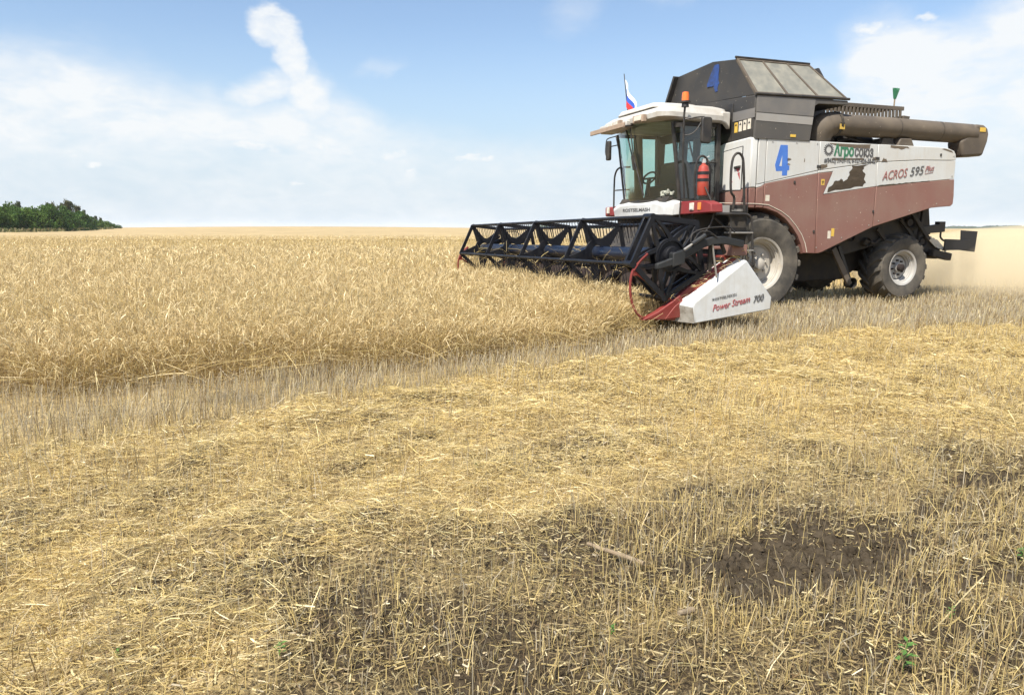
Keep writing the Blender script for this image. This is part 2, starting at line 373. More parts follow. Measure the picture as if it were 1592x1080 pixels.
# ---- side panels. near side plane y = 0, sheet 60 mm thick
G = .006
def panel(name, pts, m, y0=0.0, y1=.06, bev=.008): return MB().prism(pts, 'y', y0, y1).build(name, m, cb, bev)
def crz(u): return float(np.interp(u, [-.2, .98, 2.15, 3.0, 3.87], [2.0, 2.245, 2.402, 2.455, 2.477]))
def rdz(u): return float(np.interp(u, [-.2, -.12, -.02, .987, 1.25], [1.955, 1.975, 2.042, 2.205, 2.235]))
TOP = 2.68
p1 = panel('upper_panel', [(-.2, crz(-.2) + G), (-.2, TOP)] + [(-.06 - .0, TOP)] + [(-.06, crz(-.06) + G)], 'white')
p2 = panel('upper_panel', [(-.05, crz(-.05) + G), (-.05, TOP), (.945, TOP), (.945, crz(.945) + G)], 'white')
p3 = panel('upper_panel', [(.955, crz(.955) + G), (.955, TOP), (2.125, TOP), (2.125, crz(2.125) + G), (1.5, crz(1.5) + G)], 'white')
p4 = panel('upper_panel', [(2.135, crz(2.135) + G), (2.135, TOP), (3.45, TOP + .003), (3.68, TOP - .012), (3.80, TOP - .045), (3.845, TOP - .1), (3.86, crz(3.86) + G), (3.0, crz(3.0) + G)], 'white')
# white band under the crease
w1 = panel('middle_panel', [(-.2, crz(-.2)), (-.06, crz(-.06)), (-.06, rdz(-.06)), (-.12, 1.975), (-.2, 1.955)], 'white', .003)
w2 = panel('middle_panel', [(-.05, crz(-.05)), (.945, crz(.945)), (.945, rdz(.945)), (-.05, rdz(-.05))], 'white', .003)
w3 = panel('middle_panel', [(.955, crz(.955)), (1.5, crz(1.5)), (2.125, crz(2.125)), (2.15, 2.02), (1.085, 1.88), (1.25, 2.235), (.955, rdz(.955))], 'white', .003)
w4 = panel('middle_panel', [(2.135, crz(2.135)), (3.0, crz(3.0)), (3.86, crz(3.86)), (3.86, 2.176), (3.0, 2.10), (2.16, 2.022)], 'white', .003)
# red lower panels with the wheel arch
ARCH = [(.745, .959), (.70, 1.10), (.62, 1.24), (.50, 1.375), (.36, 1.50), (.20, 1.59), (.0, 1.648), (-.25, 1.664)]
r1 = panel('lower_panel', [(-.2, 1.663), (-.16, 1.663), (-.065, 1.658), (-.065, rdz(-.06) - .004), (-.12, 1.97), (-.2, 1.95)], 'red')
r2 = panel('lower_panel', [(-.055, 1.658), (0, 1.648), (.20, 1.59), (.36, 1.50), (.50, 1.375), (.62, 1.24), (.70, 1.10), (.745, .965), (.985, .957),
                           (.965, 1.5), (.948, rdz(.945) - .004), (-.055, rdz(-.05) - .004)], 'red')
r3 = panel('lower_panel', [(.997, .957), (1.06, .96), (1.128, .978), (2.135, 1.372), (2.138, 1.7), (2.143, 2.014), (1.075, 1.87), (1.238, 2.225), (.958, rdz(.955) - .004), (.975, 1.5)], 'red')
r4 = panel('lower_panel', [(2.147, 1.376), (3.25, 1.655), (3.40, 1.69), (3.57, 1.705), (3.83, 1.722), (3.88, 1.76), (3.885, 1.9), (3.862, 2.170), (3.0, 2.094), (2.155, 2.015)], 'red')
# rear hood behind the panels
b = MB(); b.box(3.70, 3.84, .062, 2.75, 1.76, 2.63)
b.build('rear_hood', 'red', cb, .02)
b = MB(); b.box(-.3, 3.7, .08, 2.7, 2.605, 2.66); b.build('upper_deck', 'auger', cb, .01)
# wheel arch flange with a pale edge line
b = MB()
ao = [(u, z) for u, z in ARCH]
pts = [(u, z) for u, z in ARCH]
for i in range(len(pts) - 1):
    (u0, z0), (u1, z1) = pts[i], pts[i + 1]
    b.add([(u0, -.0, z0), (u1, -.0, z1), (u1, .42, z1 - .015), (u0, .42, z0 - .015)], [(0, 1, 2, 3)])
b.build('wheel_arch', 'red', cb)
b = MB(); b.tube([(u + .075, -.003, z + .02) if z < 1.6 else (u + .03, -.003, z + .055) for u, z in ARCH] + [(-.5, -.003, 1.722), (-.9, -.003, 1.722)], .006, 6)
b.build('arch_trim', 'paper', cb)
# front wall of the body with its door
b = MB(); b.prism([(.02, 2.69), (.07, 2.70), (.70, 2.665), (.90, 2.62), (.80, 1.90), (.0, 1.955), (.0, 2.66)], 'x', -.33, -.21)
fw = b.build('front_wall', 'white', cb, .02)
b = MB(); b.prism([(.20, 2.575), (.66, 2.535), (.66, 1.945), (.20, 1.93)], 'x', -.342, -.331)
dr = b.build('service_door', 'white', cb, .004)
b = MB()
for q in (((.195, 2.58), (.665, 2.54)), ((.195, 1.93), (.195, 2.58)), ((.195, 1.925), (.665, 1.94)), ((.665, 1.94), (.665, 2.54))):
    b.obox((-.337, q[0][0], q[0][1]), (-.337, q[1][0], q[1][1]), .008, .012, (1, 0, 0))
b.build('door_seam', 'ink', dr)
b = MB(); b.obox((-.355, .36, 2.27), (-.355, .22, 2.28), .03, .035); b.build('door_handle', 'black', dr, .006)
b = MB(); b.prism([(.34, 2.255), (.23, 2.262), (.275, 2.19)], 'x', -.3445, -.3425); b.build('sticker', 'textred', dr)
MB().prism([(.46, 2.13), (.46, 2.05), (.40, 2.055)], 'x', -.3445, -.3425).build('sticker', 'textred', dr)
MB().prism([(.29, 2.18), (.24, 2.2), (.225, 2.08)], 'x', -.3445, -.3425).build('sticker', 'textred', dr)
b = MB(); b.prism([(.0, 1.95), (.81, 1.895), (1.05, 1.72), (1.05, 1.64), (0, 1.66)], 'x', -.34, -.22); b.build('front_panel', 'red', cb, .01)
# peeled patches of the decal, chips
def patch(pts, par, y=-.002, m='peel'): return MB().prism(pts, 'y', y, .0005).build('peeled_patch', m, par, 0, 0)
def jag(pts, amp=.012, n=3, seed=1):
    rr = random.Random(seed); out = []
    for i in range(len(pts)):
        a = pts[i]; c = pts[(i + 1) % len(pts)]
        for k in range(n):
            t = k / n; out.append((a[0] + (c[0] - a[0]) * t + rr.uniform(-amp, amp), a[1] + (c[1] - a[1]) * t + rr.uniform(-amp, amp)))
    return out
#PATCH
patch(jag([(1.16, 1.915), (1.30, 1.945), (1.62, 1.985), (1.86, 2.02), (1.92, 2.08), (1.88, 2.14), (1.90, 2.2), (1.84, 2.26), (1.87, 2.32), (1.95, 2.37),
           (1.62, 2.325), (1.63, 2.29), (1.58, 2.24), (1.57, 2.17), (1.52, 2.10), (1.46, 2.09), (1.42, 2.14), (1.38, 2.10), (1.30, 2.10), (1.27, 2.04), (1.18, 1.99)], .010, 3, 4), w3, .0005)
patch(jag([(1.32, 2.615), (1.64, 2.60), (1.95, 2.605), (1.97, 2.665), (1.14, 2.668), (1.16, 2.645)], .008, 3, 5), p3)
patch(jag([(1.20, 2.405), (1.45, 2.402), (1.62, 2.418), (1.86, 2.42), (1.84, 2.455), (1.5, 2.45), (1.22, 2.435)], .008, 3, 6), p3)
patch(jag([(.985, 2.275), (1.10, 2.285), (1.13, 2.31), (1.10, 2.345), (1.0, 2.34)], .012, 3, 7), p3)
patch(jag([(2.02, 2.42), (2.09, 2.43), (2.10, 2.48), (2.04, 2.475)], .010, 3, 8), p3)
patch(jag([(2.22, 2.405), (2.34, 2.42), (2.32, 2.46), (2.26, 2.47)], .010, 3, 9), p4)
patch(jag([(2.40, 2.64), (2.62, 2.62), (2.78, 2.645), (2.76, 2.668), (2.38, 2.668)], .010, 3, 10), p4)
patch(jag([(3.52, 2.655), (3.78, 2.60), (3.74, 2.64), (3.60, 2.668)], .006, 2, 16), p4)
patch(jag([(.33, 2.365), (.42, 2.385), (.40, 2.41), (.34, 2.40)], .010, 3, 11), p2)
patch(jag([(.34, 2.31), (.41, 2.315), (.36, 2.33)], .006, 2, 12), p2)
patch(jag([(2.17, 2.005), (2.7, 2.062), (3.3, 2.122), (3.3, 2.137), (2.7, 2.083), (2.2, 2.035)], .007, 8, 13), w4, .0005)
patch(jag([(.66, 2.36), (.675, 2.36), (.675, 2.41), (.665, 2.41)], .003, 2, 14), p2)
#LETTERS
def stx(body, size, u, z, m, par, slope=0.0, **kw):
    return text(body, size, (u, -.0035, z), (math.cos(slope), 0, math.sin(slope)), (0, 0, 1), m, par, **kw)
b = MB(); b.prism([(.14, 2.21), (.115, 2.30), (.20, 2.60), (.335, 2.60), (.355, 2.30), (.385, 2.30), (.385, 2.23), (.35, 2.225), (.35, 2.15), (.255, 2.145), (.255, 2.215)], 'y', -.002, .0005)
n4 = b.build('number', 'blue', p2, 0, 0)
b = MB(); b.prism([(.195, 2.287), (.24, 2.285), (.24, 2.44)], 'y', -.0035, -.0025); b.build('number_gap', 'white', n4, 0, 0)
gear = []
for k in range(18):
    for (r, da) in ((.098, -4), (.098, 4), (.076, 6.5), (.076, 13.5)):
        a = R_(k * 20 + da); gear.append((r, a))
b = MB(); n = len(gear)
vs = [(1.128 + r * math.cos(a), y, 2.56 + r * math.sin(a)) for y in (-.0025, .0005) for r, a in gear] + [(1.128 + .048 * math.cos(a), -.0025, 2.56 + .048 * math.sin(a)) for r, a in gear]
b.add(vs, [(i, (i + 1) % n, 2 * n + (i + 1) % n, 2 * n + i) for i in range(n)] + [(i, (i + 1) % n, n + (i + 1) % n, n + i) for i in range(n)])
b.build('gear_emblem', 'textdark', p3, 0, 0)
stx('\u0410\u0433\u0440\u043e', .235, 1.232, 2.478, 'textgreen', p3, fit=.40, bold=.008)
stx('\u0441\u043e\u044e\u0437', .235, 1.648, 2.478, 'textdark', p3, fit=.385, bold=.007)
stx('#(8452) 39-37-10, 8-927-626-58-82', .10, 1.05, 2.365, 'textdark', p3, fit=1.04, bold=.001, slope=.02)
stx('ACROS', .20, 2.262, 2.118, 'textdkred', w4, .13, fit=.535, bold=.0005, shear=.22)
stx('595', .20, 2.852, 2.198, 'textdark', w4, .13, fit=.30, bold=.0005, shear=.22)
stx('Plus', .13, 3.18, 2.275, 'textdkred', w4, .16, fit=.20, bold=.0, shear=.35)
b = MB(); b.obox((3.18, -.002, 2.245), (3.36, -.002, 2.275), .004, .006); b.build('lettering', 'textdkred', w4)
def sticker(par, u0, u1, z0, z1, m, y=-.002, mark=True):
    o = MB().box(u0, u1, y, .0005, z0, z1).build('sticker', m, par, 0, 0)
    return o
sticker(r3, 1.02, 1.085, 2.02, 2.11, 'yellow'); sticker(r3, 1.215, 1.275, 1.19, 1.31, 'paper'); sticker(r3, 1.285, 1.345, 1.225, 1.35, 'yellow')
sticker(r2, -.03, .045, 1.76, 1.85, 'paper')
b = MB(); b.box(1.045, 1.06, -.003, -.0022, 2.035, 2.095); b.box(1.03, 1.075, -.0035, -.0022, 2.06, 2.072); b.build('sticker', 'ink', r3)

for (u, z, par) in ((.93, 2.3, p2), (.97, 2.3, p3), (2.11, 2.46, p3), (2.15, 2.46, p4), (.93, 1.3, r2), (2.12, 1.62, r3), (3.5, 2.56, p4), (.5, 2.05, r2)):
    MB().box(u - .016, u + .016, -.012, .001, z - .022, z + .022).build('latch', 'black', par, .004)
for (u, z, par) in ((.05, 2.64, p2), (.5, 2.64, p2), (.9, 2.64, p2), (1.0, 1.05, r3), (1.5, 1.20, r3), (2.05, 1.40, r3), (2.25, 1.47, r4), (2.9, 1.64, r4), (3.5, 1.76, r4), (3.8, 2.22, w4), (3.8, 2.55, p4)):
    MB().lathe([(.011, 0), (.011, -.006), (0, -.006)], 'y', (u, .0, z), 8).build('bolt', 'steel', par)
# ---- grain tank
TF = -.30
b = MB(); b.prism([(.03, 2.67), (.0, 3.31), (.03, 3.34), (2.30, 3.46), (2.45, 3.40), (2.45, 2.67)], 'x', TF, 2.55)
# keep the auger recess open: main tank ends at x=1.0 on the near side
b = MB()
b.prism([(.05, 2.67), (.0, 3.30), (2.45, 3.45), (2.45, 2.67)], 'x', TF, .72)
b.prism([(.62, 2.67), (.62, 3.35), (2.45, 3.45), (2.45, 2.67)], 'x', .72, 1.55); b.prism([(.06, 3.24), (.06, 3.30), (.62, 3.33), (.62, 3.24)], 'x', .72, 1.42)
tank = b.build('grain_tank', 'dark', cb, .015)
# lighter near wall with stripes, cut away round the auger elbow
b = MB(); b.prism([(-.285, 2.675), (-.285, 3.295), (1.43, 3.31), (1.44, 3.25), (.86, 3.235), (.80, 3.20), (.735, 2.675)], 'y', -.012, .045)
b.build('tank_wall', 'darkside', tank, .004)
b = MB(); b.prism([(-.283, 2.935), (-.283, 3.045), (.775, 3.03), (.76, 2.915)], 'y', -.016, -.0115); b.build('stripe', 'lightgrey', tank)
b = MB(); b.prism([(-.283, 3.06), (-.283, 3.29), (.80, 3.30), (.778, 3.045)], 'y', -.0145, -.0115); b.build('stripe', 'grey', tank)
b = MB(); b.prism([(.0, 2.98), (.0, 3.115), (.52, 3.115), (.52, 2.975)], 'x', TF - .006, TF + .001); b.build('stripe', 'grey', tank)
b = MB(); b.prism([(.53, 2.68), (.53, 3.25), (.72, 3.25), (.72, 2.68)], 'x', TF - .012, TF + .001); b.build('tank_pillar', 'black', tank, .004)
for k, m in enumerate(('yellow', 'paper', 'paper', 'paper')):
    y0 = .395 - k * .105
    MB().box(TF - .006, TF + .001, y0, y0 + .072, 2.805 + k * .006, 2.955 + k * .006).build('warning_sticker', m, tank)
    MB().prism([(y0 + .012, 2.905), (y0 + .06, 2.905), (y0 + .036, 2.945)], 'x', TF - .008, TF - .0065).build('warning_symbol', 'ink', tank)
MB().box(.36, .46, -.019, -.0125, 2.72, 2.76).build('sticker', 'yellow', tank)
# raised extension with opened lids
UB, UT = (0.0, 3.315), (.43, 3.90)
b = MB()
b.add([(TF, .02, 3.31), (TF - .05, .44, 3.885), (TF - .02, 1.08, 3.975), (TF, 2.09, 3.93), (TF, 2.36, 3.44), (TF, 1.2, 3.37),
       (TF + .04, .05, 3.315), (TF, .45, 3.88), (TF + .03, 1.08, 3.965), (TF + .04, 2.08, 3.92), (TF + .04, 2.33, 3.44), (TF + .04, 1.2, 3.37)],
      [(0, 1, 2, 3, 4, 5), (11, 10, 9, 8, 7, 6), (0, 6, 7, 1), (1, 7, 8, 2), (2, 8, 9, 3), (3, 9, 10, 4)])
fl = b.build('tank_lid', 'dark', cb, .004)
b = MB()      # number sprayed on the lid
dz = .0
q = jag([(.93, 3.50), (1.00, 3.50), (1.02, 3.60), (1.20, 3.60), (1.20, 3.66), (.99, 3.90), (.88, 3.90), (.90, 3.66), (.88, 3.60), (.91, 3.58)], .008, 3, 3)
n = len(q); fu = lambda z: TF - .016 - .030 * (z - 3.45) / .45
b.add([(fu(z), y, z) for y, z in q] + [(fu(z) + .03, y, z) for y, z in q], [tuple(range(n)), tuple(range(2 * n - 1, n - 1, -1))] + [(k, (k + 1) % n, n + (k + 1) % n, n + k) for k in range(n)])
b.build('number', 'sprayblue', fl, 0, 0)
ux0, ux1 = -.30, 1.30       # lid along x, leaning over
def lid(t, s, off=0.0):     # s 0..1 along, t 0..1 up the leaning face
    y = UB[0] + (UT[0] - UB[0]) * t; z = UB[1] + (UT[1] - UB[1]) * t
    u = (ux0 + (1.44 - ux0) * s) * (1 - t) + (-.36 + (1.02 + .36) * s) * t
    return (u, y - off * .8, z + off * .55 + .02 * s * (1 - t))
lp = MB()
for (a0, a1, t0, t1) in ((0, 1, 0, .05), (0, 1, .95, 1.0), (0, .025, .05, .95), (.975, 1, .05, .95), (.33, .352, .05, .95), (.66, .682, .05, .95)):
    vs = [lid(t, s, o) for o in (.012, -.03) for (t, s) in ((t0, a0), (t0, a1), (t1, a1), (t1, a0))]
    lp.add(vs, [(0, 1, 2, 3), (7, 6, 5, 4), (0, 4, 5, 1), (1, 5, 6, 2), (2, 6, 7, 3), (3, 7, 4, 0)])
lo = lp.build('tank_lid', 'auger', cb, .003)
for (a0, a1) in ((.026, .329), (.353, .659), (.683, .974)):
    vs = [lid(t, s, o) for o in (.0, -.012) for (t, s) in ((.051, a0), (.051, a1), (.949, a1), (.949, a0))]
    MB().add(vs, [(0, 1, 2, 3), (7, 6, 5, 4), (0, 4, 5, 1), (1, 5, 6, 2), (2, 6, 7, 3), (3, 7, 4, 0)]).build('lid_window', 'dustyglass', lo)
b = MB(); b.tube([lid(-.01, -.01, .01), lid(-.01, 1.01, .01)], .02, 8); b.tube([lid(1.01, -.01, .01), lid(1.01, 1.01, .01)], .02, 8)
b.build('lid_rail', 'black', lo)
# far lid, rear lid
b = MB(); b.add([(TF - .1, 2.36, 3.42), (1.3, 2.36, 3.42), (1.0, 2.12, 3.93), (TF - .06, 2.12, 3.93), (TF - .1, 2.41, 3.42), (1.3, 2.41, 3.42), (1.0, 2.17, 3.95), (TF - .06, 2.17, 3.95)],
                [(0, 1, 2, 3), (7, 6, 5, 4), (0, 4, 5, 1), (1, 5, 6, 2), (2, 6, 7, 3), (3, 7, 4, 0)]); b.build('tank_lid', 'black', cb)
b = MB(); b.prism([(.05, 3.33), (.45, 3.87), (2.12, 3.90), (2.4, 3.42)], 'x', 1.22, 1.25); b.build('tank_lid', 'dark', cb)

# ---- slatted engine guard and engine
b = MB(); GY = .62
b.box(1.42, 3.29, GY, GY + .03, 3.35, 3.415); b.box(1.42, 3.29, GY, GY + .03, 3.0, 3.16); 
for k in range(22):
    u = 1.55 + k * .079; b.add([(u, GY, 3.16), (u + .04, GY, 3.16), (u + .03, GY, 3.35), (u - .01, GY, 3.35), (u, GY + .03, 3.16), (u + .04, GY + .03, 3.16), (u + .03, GY + .03, 3.35), (u - .01, GY + .03, 3.35)],
          [(0, 1, 2, 3), (7, 6, 5, 4), (0, 4, 5, 1), (1, 5, 6, 2), (2, 6, 7, 3), (3, 7, 4, 0)])
b.prism([(3.29, 3.0), (3.29, 3.27), (3.44, 3.26), (3.36, 3.0)], 'y', GY, GY + .3); b.box(1.42, 3.29, GY + .03, 1.3, 3.39, 3.415)
b.build('engine_guard', 'auger', cb, .004)
b = MB(); b.box(1.62, 1.95, .35, 1.2, 2.665, 2.80); b.box(2.05, 2.5, .6, 1.4, 2.665, 2.95); b.lathe([(.09, 0), (.09, .35), (.0, .35)], 'x', (2.05, .45, 2.76), 16)
b.lathe([(.12, 0), (.12, .22), (0, .22)], 'x', (1.32, .45, 2.74), 18); b.box(2.62, 3.0, .3, 1.4, 2.665, 2.72)
b.tube(smoothpath([(1.3, .2, 2.68), (1.45, .2, 2.86), (1.7, .25, 2.82), (2.0, .25, 2.73), (2.3, .2, 2.71)]), .02, 8)
b.tube(smoothpath([(1.5, .3, 2.7), (1.75, .22, 2.77), (2.1, .2, 2.69)]), .015, 6); b.obox((1.75, .3, 2.9), (2.05, .3, 2.68), .03, .03)
b.prism([(2.28, 2.67), (2.33, 2.80), (2.52, 2.80), (2.6, 2.67)], 'y', .1, .35)
b.build('engine', 'chassis', cb, .006)

# ---- unloading auger
AY, AZ0, AZ1, AR = .18, 2.975, 2.955, .168
b = MB(); b.tube([(1.36, AY, AZ0), (2.62, AY, AZ0 - .005), (2.622, AY, AZ0 - .005), (3.6, AY, AZ1 + .005), (4.36, AY, AZ1)], [AR, AR, AR * .985, AR * .985, AR * .97], 28)
au = b.build('unloading_auger', 'auger', cb)
b = MB(); b.tube(smoothpath([(1.135, .30, 2.60), (1.13, .28, 2.74), (1.15, .22, 2.89), (1.22, AY + .01, 2.96), (1.36, AY, AZ0)], 6), [.20] * 6 + [.205] * 6 + [.205] * 6 + [.19] * 7, 24); b.build('elbow', 'auger', au)
b = MB(); b.lathe([(AR, 0), (AR + .030, 0), (AR + .030, .045), (AR, .045)], 'x', (1.34, AY, AZ0), 28, True); col_ = b.build('collar', 'chassis', au)
for k in range(10):
    a = R_(36 * k); b = MB(); b.lathe([(.012, -.012), (.012, .06), (0, .06)], 'x', (1.34, AY + (AR + .018) * math.cos(a), AZ0 + (AR + .018) * math.sin(a)), 6); b.build('bolt', 'chassis', au)
for uu_ in (2.62, 3.55): MB().lathe([(AR + .004, 0), (AR + .004, .01)], 'x', (uu_, AY, AZ0 - .01), 28).build('weld_ring', 'chassis', au)
b = MB()
pr = [(3.98, 2.81), (4.06, 2.55), (4.53, 2.58), (4.62, 2.82), (4.635, 2.95), (4.60, 3.05), (4.50, 3.10), (4.32, 3.105), (4.22, 2.95)]
b.prism(pr, 'y', AY - .142, AY + .142); b.build('spout', 'auger', au, .045, seg=4)
MB().add([(1.30, AY - .197, 2.88), (1.42, AY - .180, 2.88), (1.42, AY - .180, 2.96), (1.30, AY - .197, 2.96)], [(0, 1, 2, 3)]).build('sticker', 'yellow', au)
MB().box(4.40, 4.53, AY - .149, AY - .141, 2.98, 3.05).build('sticker', 'yellow', au)
b = MB(); b.prism([(2.60, 2.67), (2.66, 2.81), (2.90, 2.81), (2.98, 2.67)], 'y', .06, .30); b.build('auger_rest', 'auger', cb, .02)

# ---- wheels
def wheel(c, Rt, wd, Rr, nl, rimmat, hubmat, depth):
    """c = centre of the near sidewall plane"""
    W = wd; s = Rt - Rr
    b = MB()
    b.lathe([(Rr - .045, .07), (Rr - .01, .06), (Rr + .0, .0), (Rr + .03, -.012), (Rr + .035, .03), (Rr - .03, .05), (Rr - .035, .10), (Rr - .06, .115), (Rr - .065, depth),
             (Rr * .72, depth + .01), (Rr * .68, depth - .03), (Rr * .3, depth - .03), (Rr * .28, depth - .08), (.0, depth - .08)], 'y', c, 40)
    rim = b.build('wheel', rimmat, cb)
    b = MB()
    for k in range(8):
        a = R_(45 * k + 10); b.lathe([(.017, 0), (.017, -.035), (0, -.035)], 'y', (c[0] + Rr * .45 * math.cos(a), c[1] + depth - .03, c[2] + Rr * .45 * math.sin(a)), 6)
    b.lathe([(Rr * .24, depth - .08), (Rr * .22, depth - .14), (Rr * .1, depth - .16), (0, depth - .16)], 'y', c, 16)
    b.build('hub', hubmat, rim)
    b = MB(); prof = [(Rr + .02, .005), (Rr + .05, -.012), (Rr + s * .42, -.035), (Rr + s * .7, -.03), (Rt - .075, .02), (Rt - .05, .07), (Rt - .035, W / 2), (Rt - .05, W - .07), (Rt - .075, W - .02),
            (Rr + s * .6, W + .03), (Rr + .02, W - .005)]
    b.lathe(prof, 'y', c, 56)
    for k in range(nl):        # V lugs, two staggered rows
        for row in (0, 1):
            a0 = 2 * math.pi * (k + .5 * row) / nl
            ring = []
            for (t, da) in ((0, 0.0), (.28, .10), (.62, .27), (1.0, .50)):
                y = (-.012 + t * (W * .52)) if row == 0 else (W + .012 - t * (W * .52))
                rr0 = Rt - .10 if t == 0 else Rt - .06; top = Rt - .045 if t == 0 else (Rt - .008 if t < .5 else Rt)
                a = a0 + da * 2 * math.pi / nl * 1.9; hw = .030 / Rt * (1.25 if t == 0 else 1)
                ring.append([(c[0] + r * math.cos(a + e), c[1] + y, c[2] + r * math.sin(a + e)) for r, e in ((rr0, -hw * 1.3), (top, -hw), (top, hw), (rr0, hw * 1.3))])
            vs = [p for q in ring for p in q]; fs = [(0, 1, 2, 3), (15, 14, 13, 12)]
            for i in range(3):
                for j in range(4): fs.append((i * 4 + j, i * 4 + (j + 1) % 4, i * 4 + 4 + (j + 1) % 4, i * 4 + 4 + j))
            b.add(vs, fs)
    b.build('tyre', 'tyre', rim, 0, 28)
    return rim
wheel((.0, .06, .80), .80, .66, .385, 21, 'rim', 'rim', .15)
wheel((.0, 1.95, .80), .80, .66, .385, 21, 'rim', 'rim', .15)
wheel((3.13, .24, .68), .59, .44, .275, 18, 'rimblue', 'backsheet', .15)
wheel((3.13, 2.2, .68), .59, .44, .275, 18, 'rimblue', 'backsheet', .15)

# ---- stays, rear straw chopper, marker boards
b = MB(); b.obox((1.58, .25, 1.03), (1.98, .25, .42), .05, .10); b.build('support_stay', 'auger', cb, .008)
b = MB(); b.obox((1.74, .30, 1.06), (2.02, .30, .5), .05, .06); b.lathe([(.09, 0), (.09, .12), (0, .12)], 'y', (2.0, .19, .45), 18); b.build('support_stay', 'black', cb, .006)
b = MB(); b.prism([(3.45, 1.25), (3.8, 1.3), (4.35, .98), (4.3, .80), (3.5, .92)], 'y', .55, 2.3); b.obox((4.0, .45, .92), (4.45, .45, .84), .12, .13)
sc = b.build('straw_chopper', 'chassis', cb, .015)
b = MB()
for k in range(5): b.obox((3.85 + k * .08, .50, 1.26 - k * .03), (4.18 + k * .06, .50, 1.02 - k * .02), .02, .03)
b.build('vane', 'paper', sc)
b = MB(); b.prism([(3.55, 1.24), (3.55, 1.36), (4.15, 1.42), (4.15, 1.47), (4.30, 1.47), (4.30, 1.29), (4.2, 1.28)], 'y', .45, .55)
b.tube(smoothpath([(4.26, .5, 1.3), (4.26, .5, 1.2), (4.33, .5, 1.14), (4.42, .5, 1.12)]), .018, 8)
b.build('rear_bracket', 'black', cb, .008)
b = MB(); b.add([(4.33, .45, 1.16), (4.95, .45, 1.14), (4.93, .45, .96), (4.32, .45, .96)] + [(4.33, .475, 1.16), (4.95, .475, 1.14), (4.93, .475, .96), (4.32, .475, .96)],
                [(0, 1, 2, 3), (7, 6, 5, 4), (0, 4, 5, 1), (1, 5, 6, 2), (2, 6, 7, 3), (3, 7, 4, 0)]); b.build('marker_board', 'ink', cb, .003)
b = MB(); b.add([(4.77, .50, 1.315), (5.18, .50, 1.295), (5.15, .50, .92), (4.80, .50, .955)] + [(4.77, .525, 1.315), (5.18, .525, 1.295), (5.15, .525, .92), (4.80, .525, .955)],
                [(0, 1, 2, 3), (7, 6, 5, 4), (0, 4, 5, 1), (1, 5, 6, 2), (2, 6, 7, 3), (3, 7, 4, 0)]); b.build('marker_board', 'ink', cb, .003)

# ---- cab
FL = 1.76; CY0, CY1 = .65, 2.38
def ws(t, s, off=0.0):          # windscreen surface: t across 0..1 (near..far), s up 0..1
    y = CY0 + (CY1 - CY0) * t
    u = -1.13 - .17 * s - .20 * (1 - (2 * t - 1) ** 2) - off
    z = FL + .02 + (2.93 - FL) * s + .05 * s * (1 - (2 * t - 1) ** 2)
    return (u, y, z)
b = MB(); nx, ny = 16, 6
vs = [ws(i / nx, j / ny) for j in range(ny + 1) for i in range(nx + 1)]
fs = [(j * (nx + 1) + i, j * (nx + 1) + i + 1, (j + 1) * (nx + 1) + i + 1, (j + 1) * (nx + 1) + i) for j in range(ny) for i in range(nx)]
b.add(vs, fs); b.build('windscreen', 'glass', cb)
b = MB()
b.tube([ws(0, j / 6) for j in range(7)], .032, 8); b.tube([ws(1, j / 6) for j in range(7)], .022, 8)
b.tube([ws(i / 12, 0) for i in range(13)], .022, 8)
b.obox((-.45, CY0, FL), (-.48, CY0, 2.95), .07, .07); b.obox((-.45, CY1, FL), (-.48, CY1, 2.95), .10, .10)
b.obox((-.45, CY0, FL), (-1.13, CY0, FL), .05, .08); b.obox((-.45, CY1, FL), (-1.13, CY1, FL), .05, .08)
b.obox((-.46, CY0, 2.93), (-1.28, CY0, 2.93), .05, .06); b.obox((-.46, CY1, 2.93), (-1.28, CY1, 2.93), .05, .06)
b.box(-1.3, -.36, CY0 - .02, CY1 + .02, 1.60, FL - .03)
b.box(-.47, -.43, CY0, CY1, FL, 2.05); b.box(-.47, -.43, CY0, CY1, 2.8, 2.95)
b.obox((-.95, CY0 - .012, 2.35), (-.47, CY0 - .012, 2.37), .02, .02)
b.build('cab_frame', 'black', cb, .006)
b = MB(); b.obox((-.86, CY1 - .03, FL), (-.92, CY1 - .03, 2.93), .16, .10); b.obox((-.44, 1.25, 2.05), (-.44, 1.25, 2.8), .10, .10)
b.box(-1.2, -.5, 1.3, 2.3, FL - .02, FL + .04)
b.build('cab_trim', 'olive', cb, .01)
b = MB(); b.add([(-.47, CY0, FL + .05), (-1.10, CY0, FL + .05), (-1.27, CY0, 2.90), (-.50, CY0, 2.90)], [(0, 1, 2, 3)]); b.build('side_window', 'sideglass', cb)
b = MB(); b.add([(-.47, CY1, FL + .05), (-1.10, CY1, FL + .05), (-1.27, CY1, 2.90), (-.50, CY1, 2.90)], [(0, 1, 2, 3)]); b.build('side_window', 'glass', cb)
b = MB(); b.add([(-.45, CY0 + .03, 2.05), (-.45, CY1, 2.05), (-.45, CY1, 2.8), (-.45, CY0 + .03, 2.8)], [(0, 1, 2, 3)]); b.build('rear_window', 'glass', cb)
# dark lower door infill seen behind the glass
b = MB(); b.prism([(-.47, FL), (-.80, FL), (-.76, 2.20), (-.68, 2.34), (-.47, 2.45)], 'y', CY0 + .01, CY0 + .03); b.build('door_panel', 'black', cb)
b = MB(); b.box(-.40, -.35, .72, 2.4, 1.7, 2.04); b.build('bulkhead', 'chassis', cb)
